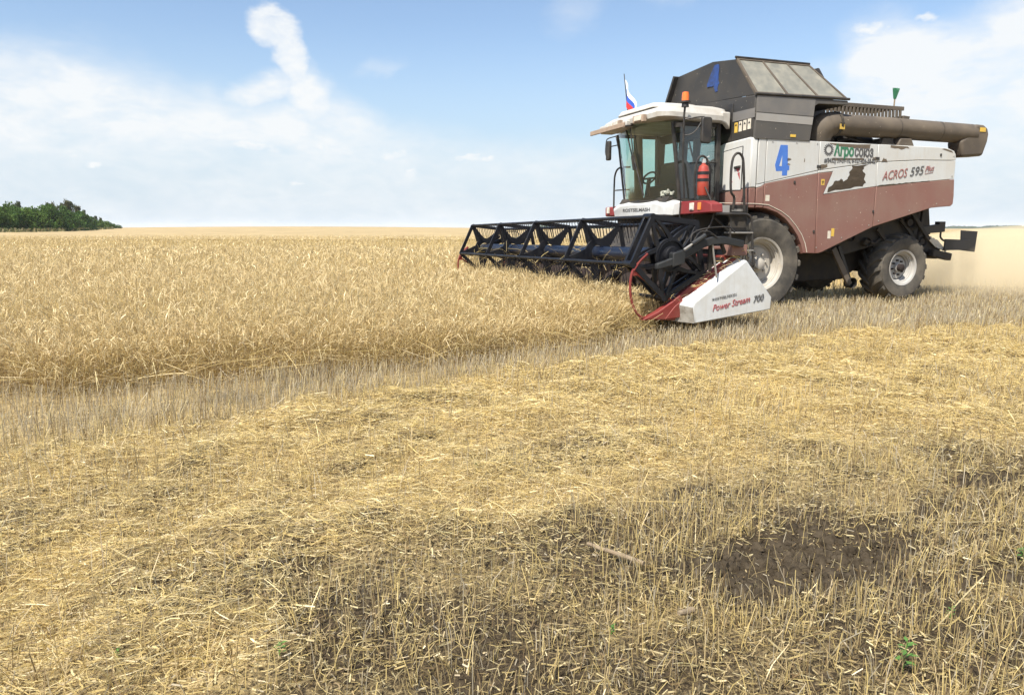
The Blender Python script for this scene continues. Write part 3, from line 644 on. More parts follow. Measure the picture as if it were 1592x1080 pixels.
# interior
b = MB(); b.prism([(-.95, FL), (-.95, 2.05), (-.70, 2.08), (-.66, 2.42), (-.58, 2.47), (-.52, 2.42), (-.52, FL)], 'y', 1.32, 2.0); b.build('seat', 'seat', cb, .06, seg=4)
b = MB(); st = [(-1.10 + .10 * math.cos(R_(a)) * .45, 1.62 + .19 * math.sin(R_(a)) , 2.18 + .17 * math.cos(R_(a)) * .55) for a in range(0, 361, 20)]
b.tube(st, .016, 8); b.tube([(-1.10, 1.62, 2.17), (-1.16, 1.62, 1.8)], .035, 10); b.obox((-1.10, 1.43, 2.17), (-1.10, 1.81, 2.17), .02, .03)
b.build('steering_wheel', 'black', cb)
b = MB(); b.prism([(-1.32, FL), (-1.26, 1.85), (-1.1, 1.83), (-1.08, FL)], 'y', .75, 2.25); b.build('dashboard', 'chassis', cb, .01)
b = MB(); 
for k in range(26):
    a = random.uniform(0, 6.28); r = .12 * math.sqrt(random.random()); p = Vector((-1.22 + r * .5 * math.cos(a), .88 + r * math.sin(a), 1.85 + random.uniform(0, .06)))
    b.tube([p, p + Vector((random.uniform(-.03, .03), random.uniform(-.06, .06), random.uniform(.0, .06)))], [.03, .012], 6)
rag = b.build('rag_bundle', 'cord'); rag.parent = None; rag.matrix_world = Matrix.Translation(ORG) @ Matrix.Rotation(YAW, 4, 'Z')
tag(rag, 'pale crumpled cloth lying on the dashboard inside the cab windscreen', 'cloth')
# wiper
b = MB(); b.tube([ws(.62, 1.0, .03), ws(.50, .52, .05)], .012, 6); b.tube([ws(.50, .62, .05), ws(.40, .08, .03)], .014, 6); b.tube([ws(.52, 1.0, .03), ws(.49, .45, .05)], .01, 6)
b.obox(ws(.50, .60, .05), ws(.48, .42, .06), .05, .05)
b.build('wiper', 'black', cb)
# roof
def rrect(u0, u1, v0, v1, r, n=5):
    o = []
    for (cx, cy, a) in ((u1 - r, v1 - r, 0), (u0 + r, v1 - r, 90), (u0 + r, v0 + r, 180), (u1 - r, v0 + r, 270)):
        o += arc(cx, cy, r, a, a + 90, n)
    return o
def loft(b, rings):
    n = len(rings[0]); vs = [p for r in rings for p in r]; fs = [tuple(range(n))[::-1], tuple(range((len(rings) - 1) * n, len(rings) * n))]
    for i in range(len(rings) - 1):
        for k in range(n): fs.append((i * n + k, i * n + (k + 1) % n, (i + 1) * n + (k + 1) % n, (i + 1) * n + k))
    return b.add(vs, fs)
def roofring(u0, u1, v0, v1, r, z, crown, front=0.0):
    out = []
    for (u, v) in rrect(u0, u1, v0, v1, r):
        tv = (v - (v0 + v1) / 2) / ((v1 - v0) / 2); tu = max(0, ((u0 + u1) / 2 - u) / ((u1 - u0) / 2))
        out.append((u - .16 * tu * (1 - tv * tv), v, z + crown * (1 - tv * tv) + front * tu))
    return out
b = MB(); RV0, RV1 = .50, 2.52
loft(b, [roofring(-1.42, -.37, RV0 + .05, RV1 - .05, .14, 2.965, .0, .02), roofring(-1.51, -.33, RV0, RV1, .16, 2.985, .0, .035), roofring(-1.52, -.33, RV0, RV1, .16, 3.055, .02, .03),
         roofring(-1.51, -.335, RV0 + .01, RV1 - .02, .16, 3.075, .025, .03), roofring(-1.40, -.36, RV0 + .055, RV1 - .08, .16, 3.165, .04, .005), roofring(-1.30, -.40, RV0 + .12, RV1 - .16, .16, 3.19, .05), roofring(-1.15, -.45, RV0 + .24, RV1 - .28, .16, 3.225, .06)])
rf = b.build('cab_roof', 'roofwhite', cb, 0, 24)
b = MB(); b.prism([(-.36, 2.86), (-.36, 3.12), (-.52, 3.12), (-.52, 2.97), (-.45, 2.95)], 'y', RV0 - .0, RV0 + .10); b.build('roof_skirt', 'roofwhite', rf, .02)
b = MB(); loft(b, [roofring(-1.30, -.55, 1.0, 2.42, .15, 3.22, .05), roofring(-1.26, -.58, 1.05, 2.36, .15, 3.29, .045), roofring(-1.1, -.62, 1.15, 2.25, .15, 3.315, .04)])
b.build('roof_hatch', 'roofwhite', rf, 0, 50)
MB().prism([(1.50, 2.985), (1.56, 2.945), (2.40, 2.945), (2.44, 2.985), (2.44, 3.075), (1.50, 3.075)], 'x', -1.63, -1.40).build('lamp_housing', 'roofwhite', rf, .02)
# lamp pockets in the roof front
def rx(v): 
    tv = (v - 1.51) / 1.01; return -1.52 - .16 * (1 - tv * tv)
b = MB()
for (v0, v1) in ((1.62, 2.36), (.95, 1.22)):
    b.add([(rx(v0) - .004, v0, 2.985), (rx(v1) - .004, v1, 2.985), (rx(v1) - .004, v1, 3.085), (rx(v0) - .004, v0, 3.085), (rx(v0) + .05, v0, 2.985), (rx(v1) + .05, v1, 2.985), (rx(v1) + .05, v1, 3.085), (rx(v0) + .05, v0, 3.085)],
          [(0, 1, 2, 3), (7, 6, 5, 4), (0, 4, 5, 1), (1, 5, 6, 2), (2, 6, 7, 3), (3, 7, 4, 0)])
b.build('lamp_pocket', 'beige', rf)
for v0 in (1.70, 1.90, 2.10, 1.0):
    wv = .14 if v0 > 1.5 else .17
    b = MB(); b.add([(rx(v0) - .02, v0, 3.0), (rx(v0 + wv) - .02, v0 + wv, 3.0), (rx(v0 + wv) - .02, v0 + wv, 3.072), (rx(v0) - .02, v0, 3.072), (rx(v0) + .01, v0, 3.0), (rx(v0 + wv) + .01, v0 + wv, 3.0), (rx(v0 + wv) + .01, v0 + wv, 3.072), (rx(v0) + .01, v0, 3.072)],
          [(0, 1, 2, 3), (7, 6, 5, 4), (0, 4, 5, 1), (1, 5, 6, 2), (2, 6, 7, 3), (3, 7, 4, 0)])
    b.build('work_lamp', 'lamp', rf, .006)
b = MB(); b.obox((-1.74, 1.36, 2.975), (-1.70, 2.62, 2.975), .035, .072); b.build('sun_visor', 'beige', cb, .006)
for vv_ in (2.45, 1.5): MB().tube([(-1.72, vv_, 2.965), (-1.5, vv_, 2.995)], .012, 6).build('visor_bracket', 'black', cb)
# beacon on its pole in front of the near pillar
b = MB(); b.tube([(-1.29, .34, 3.16), (-1.29, .36, 3.0), (-1.27, .38, 2.4), (-1.20, .42, 1.80)], .016, 8); b.obox((-1.29, .36, 2.87), (-1.27, .62, 2.9), .05, .06)
b.lathe([(.0, 0), (.055, 0), (.05, .05), (.075, .06), (.075, .085), (0, .085)], 'z', (-1.29, .34, 3.12), 18); bp_ = b.build('beacon_pole', 'black', cb)
b = MB(); b.lathe([(.055, 0), (.053, .08), (.045, .125), (.0, .135)], 'z', (-1.29, .34, 3.205), 18); b.build('beacon_lamp', 'orange', bp_)
# mirrors
b = MB(); b.prism(rrect(-1.07, -.90, 2.60, 2.98, .035, 3), 'y', .20, .26); mi = b.build('mirror', 'black', cb, .015)
b = MB(); b.tube(smoothpath([(-1.27, .36, 2.95), (-1.15, .26, 2.97), (-1.02, .24, 2.98)]), .012, 6); b.tube(smoothpath([(-1.27, .37, 2.72), (-1.2, .3, 2.73), (-1.12, .27, 2.80), (-1.05, .25, 2.92)]), .01, 6); b.build('mirror_bracket', 'black', mi)
b = MB(); b.prism(rrect(2.80, 2.92, 2.56, 2.90, .03, 3), 'x', -1.25, -1.19); m2 = b.build('mirror', 'black', cb, .012)
b = MB(); b.tube(smoothpath([(-1.2, 2.42, 2.98), (-1.2, 2.65, 2.96), (-1.2, 2.92, 2.95), (-1.2, 3.0, 2.90), (-1.22, 2.98, 2.7), (-1.22, 2.9, 2.6)]), .010, 6)
b.tube([(-1.2, 2.62, 2.96), (-1.2, 2.55, 2.80), (-1.2, 2.32, 2.35), (-1.18, 2.28, 1.9)], .016, 8); b.tube([(-1.2, 2.58, 2.80), (-1.2, 2.8, 2.80)], .01, 6); b.build('mirror_bracket', 'black', m2)
# far handrail
b = MB(); b.tube(smoothpath([(-1.2, 2.66, 1.70), (-1.2, 2.66, 2.10), (-1.2, 2.63, 2.30), (-1.2, 2.48, 2.40), (-1.0, 2.45, 2.42)]), .016, 8); b.tube([(-1.2, 2.66, 2.02), (-1.0, 2.45, 2.03)], .012, 6); b.build('handrail', 'black', cb)

# ---- front beam, bonnet, lamps
b = MB()
loft(b, [[(-1.16, y, z0 - .0) for y, z0 in ((.50, 1.56), (2.48, 1.54), (2.56, 1.72), (2.30, 1.80), (1.8, 1.84), (1.0, 1.83), (.50, 1.76))],
         [(-1.30, y, z0) for y, z0 in ((.56, 1.545), (2.42, 1.53), (2.48, 1.69), (2.25, 1.77), (1.8, 1.795), (1.0, 1.785), (.56, 1.73))],
         [(-1.36, y, z0) for y, z0 in ((.70, 1.555), (2.3, 1.54), (2.36, 1.66), (2.15, 1.73), (1.8, 1.745), (1.0, 1.74), (.70, 1.69))]])
bo = b.build('bonnet', 'clean_white', cb, .015)
text('ROSTSELMASH', .075, (-1.3635, 2.02, 1.625), (0, -1, .0), (0, 0, 1), 'textdark', bo, fit=.88, bold=.001)
b = MB(); b.prism([(.515, 1.755), (-.10, 1.752), (-.30, 1.70), (-.32, 1.58), (.515, 1.555)], 'x', -1.22, -1.02); fbm = b.build('front_beam', 'brightred', cb, .012)
b = MB(); b.box(-1.20, -1.04, 2.56, 3.0, 1.56, 1.735); fb2 = b.build('front_beam', 'brightred', cb, .03)
for (y0, y1, par, m, nm) in ((.12, .23, fbm, 'lamp', 'headlight'), (-.06, .02, fbm, 'amber', 'turn_signal'), (2.80, 2.88, fb2, 'lamp', 'headlight')):
    MB().box(-1.232, -1.20, y0, y1, 1.615, 1.725).build(nm, m, par, .006)
MB().box(-1.245, -1.225, .135, .20, 1.625, 1.66).build('headlight_bulb', 'clean_white', fbm, .004)
# platform edge with sockets
b = MB(); b.box(-1.02, -.36, -.03, .62, 1.575, 1.70); pl = b.build('platform', 'black', cb, .008)
b = MB(); b.prism([(-.96, 1.60), (-.96, 1.67), (-.89, 1.67), (-.89, 1.60)], 'y', -.036, -.029); b.build('socket', 'paper', pl)
b = MB(); b.box(-.84, -.70, -.036, -.029, 1.585, 1.69); b.build('plate', 'lightgrey', pl)
b = MB(); b.box(-.66, -.45, -.04, -.029, 1.60, 1.635); b.build('plate', 'steel', pl)
# ladder
b = MB()
b.tube(smoothpath([(-.98, -.08, 1.56), (-.60, -.08, 1.56), (-.42, -.08, 1.555), (-.34, -.08, 1.50), (-.315, -.08, 1.40), (-.29, -.08, 1.1), (-.24, -.08, .75)], 5), .020, 8)
b.tube(smoothpath([(-.88, -.05, 1.56), (-.75, -.05, 1.545), (-.68, -.05, 1.45), (-.68, -.05, 1.30), (-.66, -.05, 1.06)], 5), .016, 8)
b.tube([(-.93, .0, 1.5), (-.69, .0, 1.32)], .018, 6)
ld = b.build('ladder', 'black', cb)
for (z, u0, u1) in ((1.285, -.68, -.30), (1.02, -.66, -.27), (.80, -.64, -.25)):
    MB().box(u0, u1, -.10, .10, z - .012, z + .012).build('step', 'steel' if z > 1.0 else 'black', ld, .004)
b = MB(); b.box(-.66, -.34, .02, .04, 1.0, 1.54); b.box(-.57, -.45, .0, .02, 1.06, 1.2); b.obox((-.40, -.06, 1.25), (-.36, -.06, .85), .03, .035)
b.build('ladder_plate', 'chassis', ld)
# near handrails
b = MB(); b.tube(smoothpath([(-1.20, .12, 1.78), (-1.24, .10, 2.0), (-1.24, .08, 2.25), (-1.20, .08, 2.36), (-1.13, .08, 2.40), (-1.05, .08, 2.35), (-1.01, .08, 2.2), (-.98, .08, 1.95), (-.97, .08, 1.72)], 5), .017, 8); b.build('handrail', 'black', cb)
b = MB(); b.tube(smoothpath([(-.66, -.06, 1.62), (-.66, -.08, 1.80), (-.74, -.10, 1.90), (-.75, -.10, 2.20), (-.72, -.10, 2.38), (-.64, -.10, 2.44), (-.56, -.10, 2.38), (-.53, -.10, 2.2), (-.49, -.08, 1.9), (-.45, -.06, 1.60)], 5), .019, 8); b.build('handrail', 'black', cb)
# hose hanging from the beam
b = MB(); b.tube(smoothpath([(-1.14, -.02, 1.95), (-1.08, -.12, 1.72), (-1.05, -.14, 1.60), (-1.08, -.12, 1.42), (-1.2, -.1, 1.25)]), .011, 6)
b.build('hose', 'black', cb)
b = MB(); b.tube(smoothpath([(-1.24, .45, 1.76), (-1.25, .45, 1.55), (-1.22, .42, 1.40)]), .009, 6); b.build('hose', 'black', cb)

# ---- feeder house and dark void under the cab
b = MB(); b.prism([(-.5, 1.55), (-1.1, 1.5), (-2.05, .95), (-2.05, .42), (-.5, .85)], 'y', .85, 2.05); b.build('feeder_house', 'chassis', cb, .02)
b = MB(); b.box(-1.1, -.42, .3, 2.7, 1.15, 1.575); b.obox((-.9, .35, 1.2), (-1.9, .5, .75), .12, .12); b.obox((-.9, 2.5, 1.2), (-1.9, 2.4, .75), .12, .12)
b.box(-.75, -.66, .2, .35, .7, 1.3)
b.build('cab_support', 'chassis', cb, .01)

# ---- header
HV0, HV1 = -1.80, 5.15
def tz(v): return -.0118 * (v + 1.75)
def tu(v): return -.013 * (v + 1.75)
def hp(u, v, z): return (u + tu(v), v, z + tz(v))
def hprism(pts, v0, v1, b=None):
    b = b or MB(); n = len(pts)
    vs = [hp(u, v0, z) for u, z in pts] + [hp(u, v1, z) for u, z in pts]
    return b.add(vs, [tuple(range(n)), tuple(range(2 * n - 1, n - 1, -1))] + [(i, (i + 1) % n, n + (i + 1) % n, n + i) for i in range(n)])
b = MB()
hprism([(-2.06, .36), (-2.06, .32), (-2.70, .27), (-2.70, .30)], HV0 + .05, HV1 - .05, b)              # floor
hprism([(-2.02, .93), (-1.84, .93), (-1.84, 1.02), (-2.02, 1.02)], HV0 + .1, HV1 - .1, b)             # top beam
hprism([(-2.0, .32), (-1.86, .32), (-1.86, .46), (-2.0, .46)], HV0 + .1, HV1 - .1, b)
for v in (HV0 + .02, HV1 - .06): hprism([(-2.85, .27), (-2.72, .42), (-2.45, .61), (-1.92, .985), (-1.82, .985), (-1.82, .34)], v, v + .04, b)
hf = b.build('header_frame', 'headred', cb, .006)
hprism([(-2.06, .36), (-2.02, .36), (-1.98, .995), (-2.02, .995)], HV0 + .1, HV1 - .1).build('back_sheet', 'backsheet', hf)
b = MB(); hprism([(-2.14, 1.095), (-1.86, 1.095), (-1.86, 1.13), (-2.14, 1.13)], -1.62, -1.3, b); hprism([(-1.98, 1.02), (-1.75, 1.02), (-1.75, 1.15), (-1.98, 1.15)], -1.84, -1.68, b); b.build('beam_end', 'red', hf, .006)
b = MB(); b.lathe([(.15, HV0 + .15), (.15, HV1 - .15)], 'y', (-2.30, 0, .58), 20)
for side in (0, 1):           # auger flights, opposite hand
    prev = None
    for k in range(141):
        t = k / 140; v = (HV0 + .2 + t * 2.6) if side == 0 else (HV1 - .2 - t * 2.6); a = t * 2 * math.pi * 5.2
        c_, s_ = math.cos(a), math.sin(a); cur = [(-2.30 + .15 * c_, v, .58 + .15 * s_), (-2.30 + .26 * c_, v, .58 + .26 * s_)]
        if prev: b.add(prev + cur, [(0, 1, 3, 2)])
        prev = cur
b.build('feed_auger', 'backsheet', cb)
b = MB()
for k in range(90):
    v = HV0 + .1 + k * (HV1 - HV0 - .2) / 89
    p = [hp(-2.68, v - .02, .28), hp(-2.68, v + .02, .28), hp(-2.80, v, .275)]; q = [hp(-2.68, v - .02, .30), hp(-2.68, v + .02, .30), hp(-2.80, v, .285)]
    b.add(p + q, [(0, 1, 2), (5, 4, 3), (0, 3, 4, 1), (1, 4, 5, 2), (2, 5, 3, 0)])
b.build('cutter_bar', 'steel', cb)
# dividers
def divider(v, sgn, full):
    b = MB()
    pts = [(-3.16, .27), (-3.03, .27), (-2.70, .25), (-2.66, .44), (-2.42, .62), (-2.0, .90), (-2.02, .935), (-2.50, .665), (-2.74, .485), (-2.95, .36)]
    hprism(pts, v - .03, v + .07, b); d = b.build('crop_divider', 'headred', cb, .012)
    b = MB(); path = [hp(u, v, z) for u, z in ((-3.10, 1.05), (-3.2, .97), (-3.285, .86), (-3.315, .72), (-3.305, .56), (-3.26, .42), (-3.18, .32), (-3.08, .275))]
    b.tube(smoothpath(path, 5), .016, 8); b.tube([hp(-3.26, v, .84), hp(-2.74, v, .49)], .014, 6); b.tube(smoothpath([hp(-3.10, v, 1.055), hp(-3.2, v, .97), hp(-3.28, v, .86)], 4), .024, 8)
    hprism([(-3.30, .80), (-3.24, .80), (-3.22, .90), (-3.265, .93)], v - .01, v + .01, b)
    b.build('divider_rod', 'headred', d)
    return d
divider(-1.74, 1, True); divider(5.12, -1, True)
# white side cover
b = MB(); Y0, Y1 = -1.90, -1.66
out = [(-2.52, .215), (-2.735, .225), (-2.755, .49), (-2.70, .535)]
near = [(-2.51, .215), (-2.545, .42), (-2.52, .47), (-1.78, .965), (-1.39, .50), (-1.40, .345)]
far = [(-2.75, .235), (-2.76, .47), (-2.68, .54), (-1.90, 1.02), (-1.45, .50), (-1.45, .345)]
vs = [(u, Y0 + (.02 if i == 3 else 0), z) for i, (u, z) in enumerate(near)] + [(u, Y1, z) for u, z in far]
n = 6
b.add(vs, [tuple(range(n)), tuple(range(2 * n - 1, n - 1, -1))] + [(i, (i + 1) % n, n + (i + 1) % n, n + i) for i in range(n)])
sc_ = b.build('side_cover', 'clean_white', cb, .014, 30)
MB().add([(-2.519, Y0 - .002, .22), (-2.552, Y0 - .002, .41), (-2.762, Y1 - .004, .46), (-2.754, Y1 - .004, .24), (-2.505, Y0 + .006, .22), (-2.54, Y0 + .006, .41), (-2.75, Y1 + .004, .46), (-2.745, Y1 + .004, .24)],
         [(0, 1, 2, 3), (7, 6, 5, 4), (0, 4, 5, 1), (1, 5, 6, 2), (2, 6, 7, 3), (3, 7, 4, 0)]).build('nose_plate', 'grime', sc_)
sl = .185
text('Power Stream', .118, (-2.262, Y0 - .003, .352), (math.cos(sl), 0, math.sin(sl)), (-.0, 0, 1), 'textred', sc_, fit=.55, shear=.25)
text('700', .122, (-1.668, Y0 - .003, .437), (math.cos(sl), 0, math.sin(sl)), (-.0, 0, 1), 'textdark', sc_, fit=.155, shear=.25)
text('ROSTSELMASH', .036, (-2.275, Y0 - .003, .488), (math.cos(.165), 0, math.sin(.165)), (-.0, 0, 1), 'textdark', sc_, fit=.35, shear=.1)

# ---- reel
RU, RZ, RR = -2.79, 1.035, .515
ANG = [119 + 72 * k for k in range(5)]
b = MB(); b.tube([hp(RU, -1.66, RZ), hp(RU, 5.02, RZ)], .088, 24); reel = b.build('reel', 'tube', cb)
def spider(v, heavy):
    # five bats carried by a pressed plate: ring, tapering double spokes and chord bars between the bats
    b = MB(); th = .012 if not heavy else .018
    P = [(RU + RR * math.cos(R_(a)), RZ + RR * math.sin(R_(a))) for a in ANG]
    for i in range(5):
        p, q = P[i], P[(i + 1) % 5]
        b.obox(hp(p[0], v, p[1]), hp(q[0], v, q[1]), .062, th * 2.2, (0, 1, 0))
        a = R_(ANG[i]); sh = (.34 if heavy else .42)
        # web plate: wide at the ring, closing to the bat, with an opening in the heavy end plate
        o = [(.17, -sh * 1.5), (.30, -sh * .50), (RR - .01, -.055), (RR - .01, .055), (.30, sh * .50), (.17, sh * 1.5)]
        if heavy:
            for sg in (-1, 1):
                w_ = [(.17, sg * .95), (.30, sg * .36), (RR - .01, sg * .07), (RR - .05, sg * .012), (.33, sg * .16), (.17, sg * .42)]
                pts = [(RU + r * math.cos(a + d), RZ + r * math.sin(a + d)) for r, d in w_]; n_ = len(pts)
                b.add([hp(u, v - th, z) for u, z in pts] + [hp(u, v + th, z) for u, z in pts], [tuple(range(n_)), tuple(range(2 * n_ - 1, n_ - 1, -1))] + [(k, (k + 1) % n_, n_ + (k + 1) % n_, n_ + k) for k in range(n_)])
        else:
            pts = [(RU + r * math.cos(a + d), RZ + r * math.sin(a + d)) for r, d in o]; n_ = len(pts)
            b.add([hp(u, v - th, z) for u, z in pts] + [hp(u, v + th, z) for u, z in pts], [tuple(range(n_)), tuple(range(2 * n_ - 1, n_ - 1, -1))] + [(k, (k + 1) % n_, n_ + (k + 1) % n_, n_ + k) for k in range(n_)])
    ring = 28; vs = []; fs = []
    for k in range(ring):
        a = 2 * math.pi * k / ring
        for r in (.10, .20):
            for y in (-th * 1.1, th * 1.1): vs.append(hp(RU + r * math.cos(a), v + y, RZ + r * math.sin(a)))
    for k in range(ring):
        i, j = k * 4, ((k + 1) % ring) * 4
        fs += [(i, i + 2, j + 2, j), (i + 1, j + 1, j + 3, i + 3), (i, j, j + 1, i + 1), (i + 2, i + 3, j + 3, j + 2)]
    b.add(vs, fs)
    return b.build('spider', 'reel', reel, .003)
for v in (-1.60, .10, 1.78, 3.42, 5.0): spider(v, v < -1.5)
sp2 = spider(-1.74, True)
b = MB()
for a in ANG:
    p = (RU + RR * math.cos(R_(a)), RZ + RR * math.sin(R_(a)))
    MB().lathe([(.0, -.1), (.04, -.1), (.04, .09), (.0, .09)], 'y', hp(p[0], -1.66, p[1]), 12).build('bearing', 'reel', reel)
b = MB()
b.lathe([(.17, -.12), (.17, -.09), (.11, -.09), (.10, -.16), (.05, -.16), (.05, -.22), (0, -.22)], 'y', hp(RU, -1.66, RZ), 24)
b.build('reel_hub', 'reel', reel, .003)
for a in ANG:
    p = (RU + RR * math.cos(R_(a)), RZ + RR * math.sin(R_(a)))
    b = MB(); b.tube([hp(p[0], -1.72, p[1]), hp(p[0], 5.04, p[1])], .021, 8)
    for k in range(72):
        v = -1.55 + k * .091; jx = random.uniform(-.015, .015); jy = random.uniform(-.012, .012)
        A = hp(p[0] + .006, v, p[1] - .01); B_ = hp(p[0] + .03 + jx * .4, v + jy * .3, p[1] - .12); C_ = hp(p[0] + .06 + jx, v + jy, p[1] - .25)
        b.tube([A, B_, C_], [.0058, .005, .004], 4, False)
        b.lathe([(.026, -.012), (.026, .012)], 'y', A, 6)
    b.build('tine_bar', 'reel', reel)
# reel arms
def reel_arm(v):
    b = MB(); pts = [(-3.06, .875), (-3.06, .94), (-2.84, 1.01), (-2.44, 1.215), (-2.30, 1.25), (-2.16, 1.255), (-1.86, 1.20), (-1.86, 1.12), (-2.16, 1.165), (-2.30, 1.155), (-2.42, 1.125), (-2.82, .925)]
    hprism(pts, v - .035, v + .035, b); hprism([(-2.86, .90), (-2.86, 1.06), (-2.70, 1.10), (-2.70, .94)], v - .05, v + .05, b)
    a = b.build('reel_arm', 'arm', cb, .008)
    b = MB(); b.tube([hp(-2.44, v - .06, 1.265), hp(-2.62, v - .06, 1.165)], .028, 10); b.build('hydraulic_cylinder', 'arm', a)
    b = MB(); b.tube([hp(-2.60, v - .06, 1.175), hp(-2.73, v - .06, 1.10)], .014, 8); b.build('piston_rod', 'steel', a)
    MB().tube([hp(-2.30, v - .01, 1.17), hp(-2.26, v - .01, .95), hp(-2.22, v - .01, .76)], .012, 6).build('adjusting_rod', 'steel', a)
    for pth, rr_ in (([(-2.62, -.03, 1.19), (-2.60, -.03, 1.28), (-2.50, -.03, 1.33), (-2.3, -.02, 1.36), (-2.06, 0, 1.36), (-1.98, 0, 1.30)], .009),
                     ([(-2.58, -.03, 1.20), (-2.5, -.03, 1.30), (-2.38, -.04, 1.31), (-2.26, -.04, 1.24)], .008), ([(-2.55, -.03, 1.33), (-2.42, 0, 1.30), (-2.25, 0, 1.26)], .007)):
        MB().tube(smoothpath([hp(u, v + dv, z) for u, dv, z in pth]), rr_, 6).build('hose', 'black', a)
    return a
reel_arm(-1.88); reel_arm(5.12)
b = MB(); b.obox(hp(-2.30, -1.86, 1.17), hp(-2.28, -1.82, .85), .03, .05); b.obox(hp(-2.14, -1.84, 1.17), hp(-2.05, -1.8, 1.05), .03, .04); b.build('arm_prop', 'black', cb)

# ================================================================== small things carried by the machine
def onto(o): o.matrix_world = Matrix.Translation(ORG) @ Matrix.Rotation(YAW, 4, 'Z') @ o.matrix_basis
def carried(name, loc, label, cat):
    o = empty(name, (0, 0, 0)); o.matrix_world = Matrix.Translation(ORG) @ Matrix.Rotation(YAW, 4, 'Z') @ Matrix.Translation(loc); return tag(o, label, cat)
fx = carried('fire_extinguisher', (-1.10, .09, 1.86), 'red fire extinguisher strapped to the black handrail beside the cab', 'fire extinguisher')
b = MB(); b.lathe([(0, 0), (.075, 0), (.085, .02), (.085, .36), (.07, .42), (.03, .45), (.03, .47), (0, .47)], 'z', (0, 0, -.03), 20); b.build('cylinder', 'extred', fx)
b = MB(); b.box(-.02, .02, -.02, .02, .44, .50); b.obox((-.02, 0, .49), (.09, 0, .54), .02, .012); b.obox((-.02, 0, .485), (.09, 0, .485), .02, .012); b.build('valve', 'clean_white', fx)
b = MB(); 
for z in (.17, .27): b.lathe([(.088, 0), (.088, .045)], 'z', (0, 0, z), 20)
b.build('strap', 'ink', fx)
b = MB(); b.tube(smoothpath([(.02, 0, .45), (.10, -.03, .40), (.11, -.02, .2), (.09, 0, .02)]), .010, 6); b.build('hose', 'ink', fx)
fg = carried('flag', (-1.10, 2.40, 3.33), 'small white blue and red striped flag on a thin pole on the cab roof', 'flag')
b = MB(); b.tube([(0, 0, 0), (0, .17, .68)], [.011, .007], 8); b.build('flagpole', 'black', fg)
def flagstrip(t0, t1, m):
    b = MB(); nx = 12; rows = 4; vs = []
    for j in range(rows + 1):
        t = t0 + (t1 - t0) * j / rows
        for i in range(nx + 1):
            s_ = i / nx
            zz = .60 - t * .50 - s_ * (.50 - .22 * t); yy = .15 - .125 * t - s_ * (.33 - .14 * t) + .02 * math.sin(6 * s_ + 3 * t)
            vs.append((.03 * math.sin(9 * s_ + 4 * t) + s_ * .05, yy, max(zz, .0 + .02 * t)))
    b.add(vs, [(j * (nx + 1) + i, j * (nx + 1) + i + 1, (j + 1) * (nx + 1) + i + 1, (j + 1) * (nx + 1) + i) for j in range(rows) for i in range(nx)])
    return b.build('flag_stripe', m, fg, 0, 60)
flagstrip(0, 1 / 3, 'flagwhite'); flagstrip(1 / 3, 2 / 3, 'flagblue'); flagstrip(2 / 3, 1, 'flagred')
br = carried('broom', (3.08, .66, 3.44), 'green bristled broom standing upside down on the engine deck', 'broom')
b = MB(); b.tube([(0, 0, -.5), (.02, 0, .10)], .012, 8); b.build('handle', 'wood', br)
b = MB()
for k in range(60):
    a = random.uniform(0, 6.28); r = math.sqrt(random.random()); x0 = .022 * r * math.cos(a); y0 = .015 * r * math.sin(a)
    b.tube([(.02 + x0, y0, .10), (.035 + x0 * 3.2, y0 * 1.8, .27 + random.uniform(-.015, .01))], [.006, .009], 4)
b.build('bristles', 'broom', br)
pt = carried('plant', (-1.20, 1.88, 1.85), 'green feathery plant sprigs standing on the dashboard behind the windscreen', 'plant')
b = MB()
for k in range(520):
    a = random.uniform(0, 6.28); r = .22 * math.sqrt(random.random()); h = random.uniform(.10, .26) * (1.15 - r * 2)
    p = Vector((.35 * r * math.cos(a), r * math.sin(a), 0)); q = p + Vector((random.uniform(-.04, .02), random.uniform(-.05, .05), h)); s = Vector((.008, .016, 0))
    b.add([p - s, p + s, q + s * .3, q - s * .3], [(0, 1, 2, 3)])
b.build('foliage', 'leafgreen', pt, 0, 0)

# ================================================================== FIELD
CY, SY = math.cos(YAW), math.sin(YAW)
def to_local(x, y):
    dx, dy = x - ORG[0], y - ORG[1]
    return dx * CY + dy * SY, -dx * SY + dy * CY
class VNoise:
    def __init__(s, seed): s.t = np.random.default_rng(seed).random((256, 256))
    def __call__(s, x, y, sc, octv=3):
        o = np.zeros_like(x, dtype=float); amp = 1.0; tot = 0
        for k in range(octv):
            px, py = x * sc + 17.3 * k, y * sc + 9.1 * k
            ix, iy = np.floor(px).astype(int), np.floor(py).astype(int); fx_, fy_ = px - ix, py - iy
            fx_, fy_ = fx_ * fx_ * (3 - 2 * fx_), fy_ * fy_ * (3 - 2 * fy_)
            g = lambda a, b_: s.t[a & 255, b_ & 255]
            o += amp * ((g(ix, iy) * (1 - fx_) + g(ix + 1, iy) * fx_) * (1 - fy_) + (g(ix, iy + 1) * (1 - fx_) + g(ix + 1, iy + 1) * fx_) * fy_)
            tot += amp; amp *= .5; sc *= 2.03
        return o / tot
n1, n2, n3 = VNoise(1), VNoise(2), VNoise(3)
sst = lambda a, b_, x: (lambda t: t * t * (3 - 2 * t))(np.clip((x - a) / (b_ - a), 0, 1))
def wheat_edge(x): return np.interp(x, [-14, -4.44, -2.46, -.69, .9, 1.75, 6], [2.2, 5.65, 6.35, 7.25, 8.35, 9.05, 10.8])
def swath_up(x): return np.interp(x, [-12, -3.35, -2.38, -1.09, .45, 2.2, 3.88, 7.51, 14, 40], [1.4, 4.4, 4.95, 5.8, 7.15, 8.25, 9.1, 10.3, 12.2, 20])
